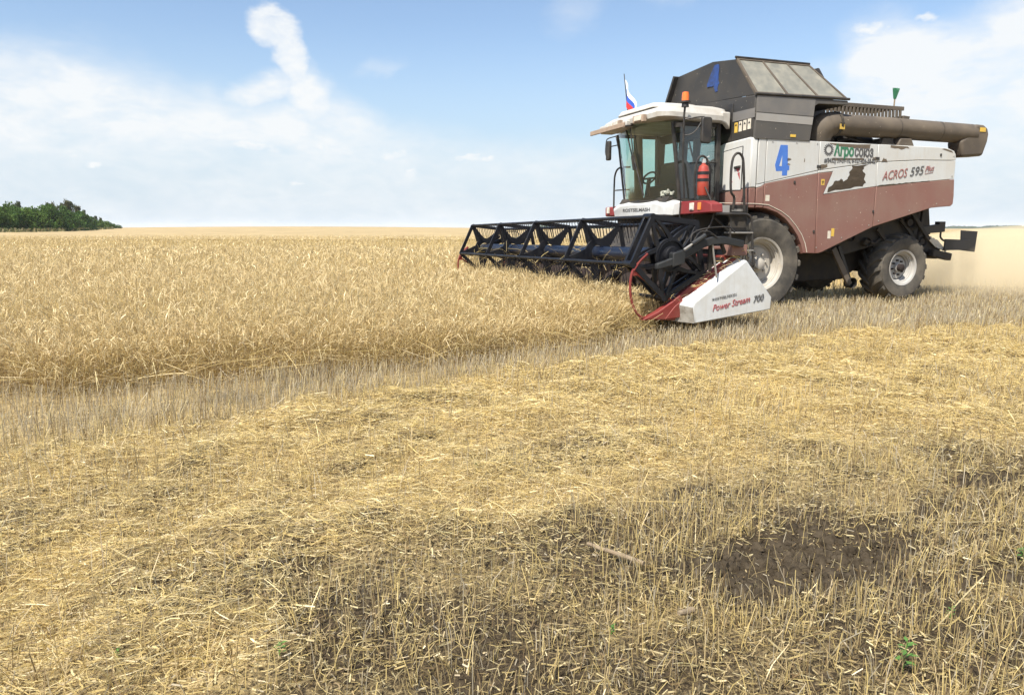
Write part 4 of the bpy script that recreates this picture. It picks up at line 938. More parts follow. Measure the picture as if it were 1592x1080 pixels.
def swath_lo(x): return np.interp(x, [-6, -1.69, -.8, -.58, .01, .8, 1.84, 3.35, 8, 40], [1.2, 1.9, 2.1, 2.5, 2.85, 3.55, 4.2, 5.0, 7.0, 17])
def zone(x, y):
    u, v = to_local(x, y)
    wob = (n1(x, y, 1.7, 2) - .5) * .5
    wheat = (y > wheat_edge(x) + wob) & ((u < -2.72 + wob * .3) | (v > 5.2 + wob)) & ~((u > -2.72) & (v < 5.1))
    sw = sst(-.25, .25, swath_up(x) + wob * .9 - y) * sst(-.5, .45, y - swath_lo(x) + (n2(x, y, 1.1, 3) - .5) * 1.5)
    return wheat, sw
def soilmask(x, y):
    """bare dark soil"""
    m = np.zeros_like(x)
    for (cx, cy, rx_, ry_, ro) in ((1.16, 2.90, .64, .27, .46), (1.85, 2.75, .20, .06, .1), (1.30, 3.72, .20, .05, .3), (2.6, 3.9, .35, .07, .3),
                                   (-.62, 3.2, .12, .06, .2), (.35, 3.35, .12, .04, .5), (2.05, 3.45, .16, .05, .3), (.95, 3.75, .20, .05, .4)):
        dx, dy = x - cx, y - cy; a = dx * math.cos(ro) + dy * math.sin(ro); b_ = -dx * math.sin(ro) + dy * math.cos(ro)
        d = np.sqrt((a / rx_) ** 2 + (b_ / ry_) ** 2) + (n3(x, y, 6, 3) - .5) * .9
        m = np.maximum(m, sst(1.15, .65, d))
    return m
def hill(x, y): return 2.0 * np.exp(-((x + 130) / 150) ** 2 - ((y - 460) / 150) ** 2) * (y > 60)
def gz(x, y):
    r = np.sqrt(x * x + y * y)
    near = sst(22, 10, r)
    z = (n1(x, y, .5, 3) - .5) * .08 + (n2(x, y, 3.5, 3) - .5) * .05 + (n3(x, y, 14, 2) - .5) * .022
    z = z * near - .025 * soilmask(x, y)
    z += (np.abs(x) < 20) * soilmask(x, y) * (n2(x, y, 22, 2) - .5) * .04 + hill(x, y)
    u, v = to_local(x, y)
    z = z * (1 - .8 * ((u > -4) & (u < 5) & (v > -1) & (v < 4)))
    _, sw = zone(x, y)
    ed = np.abs(swath_up(x) - .45 - y)
    z = z + sw * near * (.02 + .06 * np.clip(n2(x, y, 3.2, 2) - .40, 0, 1) * 2 + .05 * np.exp(-(ed / .45) ** 2) * n1(x, y, 1.2, 2))
    return z

# ---- ground sheet, fine near the camera and reaching the horizon
def axis(lo, hi, step, far, grow=1.18):
    a = list(np.arange(lo, hi + 1e-6, step)); d = step; p = a[-1]
    while p < far: d *= grow; p += d; a.append(p)
    d = step; p = a[0]; front = []
    while p > -far: d *= grow; p -= d; front.append(p)
    return np.array(front[::-1] + a)
gx = axis(-7, 9, .055, 7000); gy = axis(1.2, 13, .055, 7000)
X, Y = np.meshgrid(gx, gy); Zg = gz(X.ravel(), Y.ravel())
def mesh_np(name, verts, quads, m, col=None, smooth=False):
    me = bpy.data.meshes.new(name); nv, nq = len(verts), len(quads)
    me.vertices.add(nv); me.vertices.foreach_set('co', np.asarray(verts, np.float32).ravel())
    me.loops.add(nq * 4); me.loops.foreach_set('vertex_index', np.asarray(quads, np.int32).ravel())
    me.polygons.add(nq); me.polygons.foreach_set('loop_start', np.arange(0, nq * 4, 4, dtype=np.int32))
    try: me.polygons.foreach_set('loop_total', np.full(nq, 4, np.int32))
    except Exception: pass
    if smooth: me.polygons.foreach_set('use_smooth', np.ones(nq, bool))
    me.update(calc_edges=True)
    if col is not None:
        at = me.color_attributes.new('col', 'FLOAT_COLOR', 'POINT')
        c4 = np.ones((nv, 4), np.float32); c4[:, :3] = col; at.data.foreach_set('color', c4.ravel())
    me.materials.append(m)
    o = bpy.data.objects.new(name, me); COL.objects.link(o); return o
ny_, nx_ = X.shape
idx = np.arange(nx_ * ny_).reshape(ny_, nx_)
quads = np.stack([idx[:-1, :-1], idx[:-1, 1:], idx[1:, 1:], idx[1:, :-1]], -1).reshape(-1, 4)
# litter cover: chopped straw on the soil (1) against bare soil (0)
xr, yr = X.ravel(), Y.ravel(); whm, swm = zone(xr, yr); sm = soilmask(xr, yr)
bnd = (yr > swath_up(xr)) * 1.0
lit = np.clip(.35 + .23 * swm + .36 * bnd + (n1(xr, yr, 2.2, 3) - .5) * .7, 0, 1) * (1 - sm)
far = sst(9, 24, np.sqrt(xr ** 2 + yr ** 2)); lit = lit * (1 - far) + .88 * far
gm = bpy.data.materials.new('soil_and_chaff'); gm.use_nodes = True; t = gm.node_tree; bs = t.nodes['Principled BSDF']
bs.inputs['Roughness'].default_value = .95; bs.inputs['Specular IOR Level'].default_value = .15
at = t.nodes.new('ShaderNodeAttribute'); at.attribute_name = 'col'
tcn = t.nodes.new('ShaderNodeTexCoord')
def tn(sc, det, rough=.6):
    n = t.nodes.new('ShaderNodeTexNoise'); n.inputs['Scale'].default_value = sc; n.inputs['Detail'].default_value = det; n.inputs['Roughness'].default_value = rough
    t.links.new(tcn.outputs['Object'], n.inputs['Vector']); return n.outputs['Fac']
def mr(f, a, b_, c=0., d=1.):
    r = t.nodes.new('ShaderNodeMapRange'); t.links.new(f, r.inputs[0])
    for i, q in enumerate((a, b_, c, d)): r.inputs[1 + i].default_value = q
    return r.outputs[0]
def mm(op, a, b_):
    n = t.nodes.new('ShaderNodeMath'); n.operation = op
    for i, q in enumerate((a, b_)):
        if isinstance(q, float): n.inputs[i].default_value = q
        else: t.links.new(q, n.inputs[i])
    return n.outputs[0]
def mc(f, A, B):
    n = t.nodes.new('ShaderNodeMix'); n.data_type = 'RGBA'; t.links.new(f, n.inputs[0])
    for i, q in ((6, A), (7, B)):
        if isinstance(q, tuple): n.inputs[i].default_value = (*q, 1)
        else: t.links.new(q, n.inputs[i])
    return n.outputs[2]
soil = mc(mr(tn(30, 6), .35, .7), (.034, .025, .0145), (.098, .074, .046))
chaff = mc(mr(tn(45, 5), .3, .7), (.24, .18, .085), (.54, .42, .21))
thr = mm('ADD', mm('SUBTRACT', tn(60, 6, .7), .5), mm('SUBTRACT', at.outputs['Fac'], .5))
big = mr(tn(.02, 4), .35, .65, .88, 1.06)
cc = mc(mr(thr, -.10, .18), soil, chaff)
t.links.new(cc, bs.inputs['Base Color'])
bp = t.nodes.new('ShaderNodeBump'); bp.inputs['Strength'].default_value = .9; bp.inputs['Distance'].default_value = .03
t.links.new(tn(38, 7, .65), bp.inputs['Height']); t.links.new(bp.outputs[0], bs.inputs['Normal'])
ground = mesh_np('ground', np.stack([xr, yr, Zg], -1), quads, gm, np.stack([lit] * 3, -1), True)
tag(ground, kind='structure')

# ---- straw, stubble and standing wheat, built stalk by stalk as thin ribbons
sm_ = bpy.data.materials.new('dry_straw'); sm_.use_nodes = True; t = sm_.node_tree; t.nodes.clear()
at = t.nodes.new('ShaderNodeAttribute'); at.attribute_name = 'col'
df = t.nodes.new('ShaderNodeBsdfDiffuse'); tl = t.nodes.new('ShaderNodeBsdfTranslucent'); gl = t.nodes.new('ShaderNodeBsdfGlossy'); gl.inputs['Roughness'].default_value = .42
gl.inputs['Color'].default_value = (.9, .85, .7, 1)
m1 = t.nodes.new('ShaderNodeMixShader'); m1.inputs[0].default_value = .40; m2_ = t.nodes.new('ShaderNodeMixShader'); m2_.inputs[0].default_value = .05
o_ = t.nodes.new('ShaderNodeOutputMaterial')
t.links.new(at.outputs['Color'], df.inputs[0]); t.links.new(at.outputs['Color'], tl.inputs[0])
t.links.new(df.outputs[0], m1.inputs[1]); t.links.new(tl.outputs[0], m1.inputs[2]); t.links.new(m1.outputs[0], m2_.inputs[1]); t.links.new(gl.outputs[0], m2_.inputs[2]); t.links.new(m2_.outputs[0], o_.inputs[0])
STRAW = sm_
class Ribbons:
    def __init__(s): s.V = []; s.Q = []; s.C = []; s.n = 0
    def add(s, P, wid, col, side=None, tip=1.0):
        """P (n,k,3) paths; wid (n,) ; col (n,3)"""
        n, k, _ = P.shape
        if n == 0: return
        if side is None:
            d = P[:, -1] - P[:, 0]; d /= np.linalg.norm(d, axis=1, keepdims=True) + 1e-9
            rnd = rng.normal(size=(n, 3)); side = np.cross(d, rnd); side /= np.linalg.norm(side, axis=1, keepdims=True) + 1e-9
        ws_ = wid[:, None] * np.linspace(1, tip, k)[None] if np.ndim(tip) == 0 else wid[:, None] * np.asarray(tip)[None]
        off = side[:, None] * ws_[..., None] * .5
        V = np.stack([P - off, P + off], 2).reshape(n, k * 2, 3)
        base = s.n + (np.arange(n) * k * 2)[:, None, None]
        j = np.arange(k - 1)
        q = np.stack([2 * j, 2 * j + 1, 2 * j + 3, 2 * j + 2], -1)[None] + base
        s.V.append(V.reshape(-1, 3)); s.Q.append(q.reshape(-1, 4)); s.C.append(np.repeat(col, k * 2, 0)); s.n += n * k * 2
    def build(s, name): return mesh_np(name, np.concatenate(s.V), np.concatenate(s.Q), STRAW, np.concatenate(s.C))
def sample(n, y0, y1, power=1.0, margin=1.18, pad=1.5):
    """points on the ground in the wedge the photo shows, with margin; uniform per area for power=1"""
    g = rng.random(n)
    y = y0 * (y1 / y0) ** g if power == 0 else (y0 ** (power + 1) + g * (y1 ** (power + 1) - y0 ** (power + 1))) ** (1 / (power + 1))
    x = (rng.random(n) * 2 - 1) * (.69 * y * margin + pad)
    return x, y
def tint(n, base, var=.22, hue=.10):
    b_ = np.array(base)[None] * (1 + (rng.random((n, 1)) - .5) * 2 * var)
    b_ = b_ * (1 + (rng.random((n, 3)) - .5) * hue)
    return np.clip(b_, .01, .85)
def upright(R, x, y, h, wid, col, lean, wind=(0, 0), seg=3, curve=.5):
    n = len(x); a = rng.random(n) * 6.283; l = np.abs(rng.normal(size=n)) * lean
    dx, dy = np.cos(a) * l + wind[0], np.sin(a) * l + wind[1]
    z0 = gz(x, y) - .01; T = np.linspace(0, 1, seg)
    P = np.stack([x[:, None] + (dx * h)[:, None] * T ** (1 + curve), y[:, None] + (dy * h)[:, None] * T ** (1 + curve), z0[:, None] + h[:, None] * T * (1 - .25 * np.minimum(l, 1)[:, None] * T)], -1)
    R.add(P, wid, col, tip=.75); return P
def lying(R, x, y, z, ln, wid, col, tilt=.12, bend=.15, seg=3, dirs=None):
    n = len(x); a = rng.random(n) * 6.283 if dirs is None else dirs; tl_ = rng.normal(size=n) * tilt
    T = np.linspace(-.5, .5, seg); bd = rng.normal(size=n) * bend
    cx, sx = np.cos(a), np.sin(a)
    P = np.stack([x[:, None] + ln[:, None] * (cx[:, None] * T + (-sx * bd)[:, None] * (T * T - .1)), y[:, None] + ln[:, None] * (sx[:, None] * T + (cx * bd)[:, None] * (T * T - .1)),
                  z[:, None] + ln[:, None] * tl_[:, None] * T + (ln * np.abs(bd) * .25)[:, None] * (.25 - T * T)], -1)
    P[..., 2] = np.maximum(P[..., 2], gz(P[..., 0].ravel(), P[..., 1].ravel()).reshape(P.shape[:2]) + .002)
    R.add(P, wid, col, tip=.9)
GOLD = (.80, .63, .27); PALE = (.83, .71, .40); TAN = (.60, .47, .245); GREY = (.54, .475, .345); BROWN = (.28, .195, .10)
def mixcol(n, opts, p):
    k = rng.choice(len(opts), n, p=p); return tint(n, (1, 1, 1), .20, .08) * np.array(opts)[k]
inmach = lambda x, y: (lambda u, v: (u > -.6) & (u < 3.6) & (v > .05) & (v < 2.7) & (((u > -.6) & (u < .6)) | ((u > 2.6) & (u < 3.6))))(*to_local(x, y))

# loose straw on the swath and thinner litter in front
R = Ribbons()
x, y = sample(960000, 1.55, 12.5, .62); wh, sw = zone(x, y); so = soilmask(x, y)
pn = np.clip(1.5 * n1(x, y, 2.0, 3) - .15 + .35 * sw, 0, 1)
lo_ = np.clip(y - swath_up(x), -9, 9)
band = (lo_ > 0)
p = np.where(band, .07, np.maximum(sw * pn, .44 * pn + .09)) * (1 - .93 * so); p = np.where(wh, 0, p)
k = rng.random(len(x)) < p; x, y, sw, so = x[k], y[k], sw[k], so[k]; n = len(x)
pile = np.clip(n2(x, y, 3.2, 2) - .38, 0, 1) * .15 * sw + .014
ln = rng.uniform(.04, .15, n) * (.6 + .4 * sw) * rng.choice([.32, .55, 1.0], n); wid = rng.choice([.0017, .0022, .0028, .0038, .0065], n, p=[.28, .32, .24, .12, .04]) * np.clip(y / 4.5, .85, 1.8)
col = mixcol(n, [GOLD, PALE, TAN, BROWN], [.52, .28, .15, .05]); col = col * (.72 + .28 * sw)[:, None]
base_dir = .36 + .6 * rng.normal(size=n); dirs = np.where(rng.random(n) < .22, base_dir, rng.random(n) * 6.283)
lying(R, x, y, gz(x, y) + .004 + pile * rng.random(n), ln, wid, col, .22, .45, 4, dirs)
# chaff and leaf scraps
x, y = sample(110000, 1.5, 5.5, .5); wh, sw = zone(x, y); k = (~wh) & (rng.random(len(x)) < .35 + .5 * sw) ; x, y = x[k], y[k]; n = len(x)
lying(R, x, y, gz(x, y) + .004 + .02 * rng.random(n) * (soilmask(x, y) < .3), rng.uniform(.008, .035, n), rng.uniform(.002, .0055, n), mixcol(n, [PALE, TAN, BROWN, GREY], [.35, .3, .2, .15]), .35, .3, 2)
# straw caught on the header
q = 90; tcu = rng.random(q); uu = -2.7 + tcu * 1.0; vv = rng.uniform(-1.86, -1.62, q); zz = .50 + tcu * .62 + rng.uniform(-.02, .06, q)
xx, yy = ORG[0] + uu * CY - vv * SY, ORG[1] + uu * SY + vv * CY; a = rng.random(q) * 6.28; LL = rng.uniform(.05, .22, q); dz_ = rng.uniform(-.9, .4, q)
P = np.stack([np.stack([xx + np.cos(a) * LL * f, yy + np.sin(a) * LL * f, zz + dz_ * LL * (f + .5) ** 1.5], -1) for f in (-.5, 0, .5)], 1)
R.add(P, rng.uniform(.004, .006, q), mixcol(q, [GOLD, PALE], [.5, .5]))
q = 160; uu = rng.uniform(-3.3, -2.5, q); vv = rng.uniform(-1.5, 5.0, q); zz = rng.uniform(.75, 1.1, q); xx, yy = ORG[0] + uu * CY - vv * SY, ORG[1] + uu * SY + vv * CY
a = rng.random(q) * 6.28; LL = rng.uniform(.1, .35, q); dz_ = rng.uniform(-.8, .8, q)
P = np.stack([np.stack([xx + np.cos(a) * LL * f, yy + np.sin(a) * LL * f, zz + dz_ * LL * f - .3 * LL * f * f], -1) for f in (-.5, -.1, .5)], 1)
R.add(P, rng.uniform(.004, .006, q), mixcol(q, [GOLD, TAN], [.5, .5]))
# a few long stems
x, y = sample(800, 1.55, 9, .8); wh, sw = zone(x, y); k = (~wh) & (rng.random(len(x)) < .35 + .5 * sw) & (y < swath_up(x)) & (soilmask(x, y) < .5); x, y = x[k], y[k]; n = len(x)
lying(R, x, y, gz(x, y) + .03, rng.uniform(.22, .45, n), rng.uniform(.0025, .0042, n), mixcol(n, [GOLD, PALE, TAN], [.4, .4, .2]), .12, .25, 5)
tag(R.build('loose_straw'), 'loose golden straw lying over the cut field', 'straw', kind='stuff')

# chopped stubble
R = Ribbons()
def tuft(x, y, frac, spread):     # gather a share of the stalks into drill-row tufts
    n = len(x); q = rng.random(n) < frac
    u, v = x * math.cos(.45) + y * math.sin(.45), -x * math.sin(.45) + y * math.cos(.45)
    v2 = np.round(v / .15) * .15 + rng.normal(size=n) * spread; u2 = np.round(u / .05) * .05 + rng.normal(size=n) * .018
    u, v = np.where(q, u2, u), np.where(q, v2, v)
    return u * math.cos(.45) - v * math.sin(.45), u * math.sin(.45) + v * math.cos(.45)
x, y = sample(280000, 1.55, 11, .62); x, y = tuft(x, y, .8, .02); wh, sw = zone(x, y); so = soilmask(x, y)
dn = np.clip(1.7 * n3(x, y, 1.3, 3) - .3, 0.05, 1)
k = (~wh) & (y < swath_up(x) + .1) & (rng.random(len(x)) < dn * np.where(sw > .5, .42, .95) * (1 - .90 * so)); x, y, sw = x[k], y[k], sw[k]; n = len(x)
upright(R, x, y, rng.uniform(.04, .15, n) * (1 + .25 * sw), rng.uniform(.0018, .0042, n) * np.clip(y / 4, .85, 1.4), mixcol(n, [TAN, GOLD, GREY, BROWN], [.42, .30, .16, .12]), .32, seg=3)
# taller grey stubble band between the swath and the crop
x, y = sample(260000, 3.8, 15, 1.0, 1.12); x, y = tuft(x, y, .75, .02); wh, sw = zone(x, y)
k = (~wh) & (y > swath_up(x) - .25 + .3 * rng.random(len(x))) & ~inmach(x, y) & (rng.random(len(x)) < .55 + .45 * n1(x, y, 2.5, 2)); x, y = x[k], y[k]; n = len(x)
hh = rng.uniform(.09, .21, n) * (1 + .3 * sst(1.2, 2.6, x))
upright(R, x, y, hh, rng.uniform(.003, .005, n) * np.clip(y / 6, .9, 1.8), mixcol(n, [GREY, TAN, PALE, BROWN], [.60, .14, .13, .13]), .22, (.05, .0), seg=3)
x, y = sample(70000, 14, 60, .35, 1.1); wh, sw = zone(x, y); k = (~wh) & (y > swath_up(x)) & ~inmach(x, y); x, y = x[k], y[k]; n = len(x)
upright(R, x, y, rng.uniform(.12, .26, n), .0009 * y * rng.uniform(.7, 1.3, n), mixcol(n, [GREY, TAN, GOLD, BROWN], [.20, .40, .30, .10]), .35, seg=2)
tag(R.build('stubble'), 'cut grain stubble standing in drill rows', 'stubble', kind='stuff')

# standing wheat
def wheat(R, x, y, hm, lod, lean=.16, wind=(.05, -.03)):
    n = len(x); edge = np.clip((y - wheat_edge(x) + .25) / 1.5, 0, 1) if hm is HW else 1.0
    uh, vh = to_local(x, y)
    hm = hm * (1 - .15 * sst(-6.5, -4.2, uh) * (vh < 5.3) * (vh > -2.5))
    h = hm * (.52 + .48 * edge) * rng.uniform(.72, 1.14, n) * (.84 + .32 * n1(x, y, 1.1, 3)); a = rng.random(n) * 6.283; l = np.abs(rng.normal(size=n)) * lean
    dx, dy = np.cos(a) * l + wind[0], np.sin(a) * l + wind[1]; z0 = gz(x, y) - .01
    w_ = .0030 * lod; T = np.array([0, .5, 1.0])
    P = np.stack([x[:, None] + (dx * h)[:, None] * T ** 1.6, y[:, None] + (dy * h)[:, None] * T ** 1.6, z0[:, None] + h[:, None] * T], -1)
    stem = mixcol(n, [TAN, GOLD, GREY, BROWN], [.40, .44, .08, .08])
    R.add(P, w_ * rng.uniform(.7, 1.2, n), stem, tip=.7)
    # nodding ear
    ul, vl = to_local(x, y); L = rng.uniform(.065, .10, n) * np.clip(lod, 1, 1.6); a2 = a + rng.normal(size=n) * .7; nod = rng.uniform(.1, 1.15, n)
    top = P[:, 2]; E = [top]
    for f in (.5, 1.0):
        th = nod * f * 1.6; E.append(E[-1] + (L * .5)[:, None] * np.stack([np.cos(a2) * np.sin(th), np.sin(a2) * np.sin(th), np.cos(th)], -1))
    E = np.stack(E, 1); ear = mixcol(n, [(.73, .575, .295), (.80, .665, .385), (.59, .455, .235)], [.5, .33, .17])
    ew = .0070 * np.clip(lod, 1, 3) * rng.uniform(.7, 1.25, n)
    R.add(E, ew, ear, tip=[.7, 1, .45])
    if np.mean(lod) < 2.2:      # awns fanning from the ear, and dry leaves
        q = rng.random(n) < .7; E2 = E[q]; m_ = len(E2); d = E2[:, 2] - E2[:, 1]
        tip = E2[:, 2] + d * 1.1 + rng.normal(size=(m_, 3)) * .02
        R.add(np.stack([E2[:, 1], tip], 1), .0045 * lod[q], ear[q] * 1.1, tip=.2)
    q = rng.random(n) < .75; b0 = P[q][:, 0] * .45 + P[q][:, 1] * .55 + (P[q][:, 2] - P[q][:, 1]) * rng.random((q.sum(), 1)); m_ = len(b0); a3 = rng.random(m_) * 6.283; LL = rng.uniform(.10, .24, m_)
    c_, s_ = np.cos(a3), np.sin(a3); Z_ = np.zeros(m_)
    B = np.stack([b0, b0 + np.stack([c_ * LL * .5, s_ * LL * .5, LL * .30], -1), b0 + np.stack([c_ * LL * .9, s_ * LL * .9, -LL * rng.uniform(-.1, .6, m_)], -1)], 1)
    R.add(B, .006 * lod[q] * rng.uniform(.7, 1.3, m_), mixcol(m_, [TAN, PALE, BROWN], [.5, .3, .2]), tip=[.8, 1, .15])
def wk(x, y, dens=1.0):
    wh, _ = zone(x, y); u, v = to_local(x, y); wh = wh & ~((u > -3.75) & (v < -1.50)); return wh & (rng.random(len(x)) < dens * (.72 + .5 * n2(x, y, 1.5, 2)))
R = Ribbons(); HW = .60
for (cnt, y0, y1) in ((68000, 3.4, 13.5), (52000, 13.5, 28), (40000, 28, 75)):
    x, y = sample(cnt, y0, y1, 1.0 if y0 < 10 else .5, 1.15); k = wk(x, y); x, y = x[k], y[k]
    wheat(R, x, y, HW, np.clip(y / 8.5, .9, 7.0))
# extra stems along the cut edge so that the stand shows a dense face
x = rng.uniform(-8, 2.0, 16000); y = wheat_edge(x) - .15 + rng.random(16000) * 1.1; k = wk(x, y); x, y = x[k], y[k]; wheat(R, x, y, HW, np.full(len(x), .9), .28, (.10, -.14))
# stems leaning and lodged along the edge, and the bunch being drawn into the header
x = rng.uniform(-8, 1.6, 2000); y = wheat_edge(x) + .1 + rng.normal(size=2000) * .2; k = zone(x, y + .25)[0]; x, y = x[k], y[k]; n = len(x)
lying(R, x, y, gz(x, y) + rng.uniform(.03, .24, n), rng.uniform(.30, .60, n), rng.uniform(.0025, .0042, n), mixcol(n, [GOLD, TAN, BROWN], [.3, .5, .2]), .35, .45, 5, rng.normal(size=n) * .7 + .35)
q = 3600; vv = rng.uniform(-1.7, -.6, q); uu = rng.uniform(-4.6, -2.9, q); xx, yy = ORG[0] + uu * CY - vv * SY, ORG[1] + uu * SY + vv * CY
k = zone(xx, yy + .1)[0] & ~((uu > -3.6) & (vv < -1.35)); xx, yy = xx[k], yy[k]; wheat(R, xx, yy, HW * .95, np.full(len(xx), 1.05), .38, (.42, .12))
# crop bent over the knife, under the reel along the whole header
q = 5200; vv = rng.uniform(-1.45, 5.0, q); uu = rng.uniform(-3.5, -2.7, q); xx, yy = ORG[0] + uu * CY - vv * SY, ORG[1] + uu * SY + vv * CY
wheat(R, xx, yy, HW * rng.uniform(.7, 1.05, q), np.clip(yy / 8.5, .9, 3), .30, (.20, .10))
tag(R.build('standing_wheat'), 'ripe standing wheat not yet cut', 'wheat', kind='stuff')
# the far crop, a rough canopy to the horizon
fx_ = np.concatenate([np.arange(-170, 171, 2.2)]); fy_ = 62 * (60.0) ** (np.linspace(0, 1, 170))
FX, FY = np.meshgrid(np.linspace(-1.15, 1.15, 260), fy_); FXx = FX * FY
fz = .46 + hill(FXx.ravel(), FY.ravel()) + (n1(FXx.ravel(), FY.ravel(), .9, 3) - .5) * .25; ii = np.arange(FX.size).reshape(FX.shape)
keep = zone(FXx.ravel(), FY.ravel())[0]
qd = np.stack([ii[:-1, :-1], ii[:-1, 1:], ii[1:, 1:], ii[1:, :-1]], -1).reshape(-1, 4); qd = qd[keep[qd].all(1)]
fc = np.array([.58, .46, .26])[None] * (.8 + .4 * n2(FXx.ravel(), FY.ravel(), .25, 4))[:, None]
tag(mesh_np('distant_wheat', np.stack([FXx.ravel(), FY.ravel(), fz], -1), qd, STRAW, fc), 'distant ripe wheat running to the horizon', 'wheat', kind='stuff')
# the floor under the crop, trampled straw and shade come from the stalks themselves

# ---- soil clods on the bare patches
R = MB(); cnt = 0
while cnt < 2600:
    x0, y0 = random.uniform(-.9, 2.9), random.uniform(1.9, 4.0)
    if soilmask(np.array([x0]), np.array([y0]))[0] < random.uniform(.15, .8): continue
    r = random.choice((.003, .004, .005, .006, .008, .008, .012, .018, .028)); z0 = float(gz(np.array([x0]), np.array([y0]))[0])
    vs = []
    for (a, b_) in ((0, 1), (0, -1)) + tuple((k, 0) for k in range(6)):
        pass
    ring = [(math.cos(k * 1.047), math.sin(k * 1.047)) for k in range(6)]
    pts = [(0, 0, 1.0)] + [(c_ * .75, s_ * .75, .55) for c_, s_ in ring] + [(c_, s_, -.2) for c_, s_ in ring]
    vs = [(x0 + p[0] * r * random.uniform(.65, 1.3), y0 + p[1] * r * random.uniform(.65, 1.3), z0 + p[2] * r * random.uniform(.6, 1.1)) for p in pts]
    R.add(vs, [(0, 1 + k, 1 + (k + 1) % 6) for k in range(6)] + [(1 + k, 7 + k, 7 + (k + 1) % 6, 1 + (k + 1) % 6) for k in range(6)]); cnt += 1
MT['clod'] = mat('soil_clod', (.034, .026, .017), .95, dirt=(.11, .088, .06), amt=.7, scale=25, bump=.5, bscale=120, spec=.1)
tag(R.build('soil_clods', 'clod', None, 0, 50), 'dark crumbly soil clods on the bare patches', 'soil', kind='stuff')

# ---- sticks
def stick(name, a, b_, r, label):
    za, zb = float(gz(np.array([a[0]]), np.array([a[1]]))[0]), float(gz(np.array([b_[0]]), np.array([b_[1]]))[0])
    A = Vector((a[0], a[1], za + r + .035)); B = Vector((b_[0], b_[1], zb + r + .03)); pts = []
    for k in range(9):
        q = A.lerp(B, k / 8); pts.append(q + Vector((random.uniform(-1, 1), random.uniform(-1, 1), random.uniform(-1, 1))) * r * .25)
    b = MB(); b.tube(pts, [r * .75, r * .8, r * .85, r * .9, r * .95, r, r, r * 1.02, r * 1.0], 10); o = b.build(name, 'wood'); tag(o, label, 'stick')
stick('stick', (.315, 2.93), (.515, 2.73), .0095, 'long pale dry stick lying beside the bare dark soil patch')
stick('stick', (.560, 2.335), (.622, 2.385), .011, 'short stub of dry stick lying in front of the bare soil')
# ---- weeds
def weed(x0, y0, s, label, nl=9, tall=1.0):
    z0 = float(gz(np.array([x0]), np.array([y0]))[0]); o = empty('weed', (x0, y0, z0)); tag(o, label, 'weed', 'green weeds sprouting in the stubble')
    b = MB(); b.tube([(0, 0, -.01), (.004, 0, s * .6 * tall), (.01, .004, s * tall)], [.0022, .0018, .001], 5); b.build('stem', 'weedgreen', o)
    b = MB()
    for k in range(nl):
        a = k * 2.4 + random.uniform(-.3, .3); h = s * tall * (.25 + .75 * k / nl); L = s * random.uniform(.35, .6); wv = L * .22
        d = Vector((math.cos(a), math.sin(a), random.uniform(.1, .5))).normalized(); sd = Vector((-math.sin(a), math.cos(a), 0)); p = Vector((.004, 0, h))
        b.add([p, p + d * L * .45 + sd * wv, p + d * L + Vector((0, 0, -.1 * L)), p + d * L * .45 - sd * wv], [(0, 1, 2, 3)])
    b.build('leaves', 'weedgreen', o, 0, 0)
weed(1.20, 2.10, .075, 'tallest leafy green weed at the bottom right below the bare soil', 12, 1.5)
weed(.33, 2.30, .035, 'tiny green weed left of the short stick stub')
weed(-.72, 2.12, .045, 'low green weed at the bottom left of the straw')
weed(-1.2, 2.08, .035, 'small green sprout nearest the bottom left corner')
weed(2.12, 2.92, .06, 'bushy green weed at the right edge of the field', 14)
weed(1.55, 2.45, .04, 'small green weed on the right between bare soil and weedy edge')
weed(-.20, 3.9, .05, 'small green weed among straw in the middle of the swath')
weed(1.9, 8.3, .07, 'green weed in the grey stubble in front of the white header cover', 12)

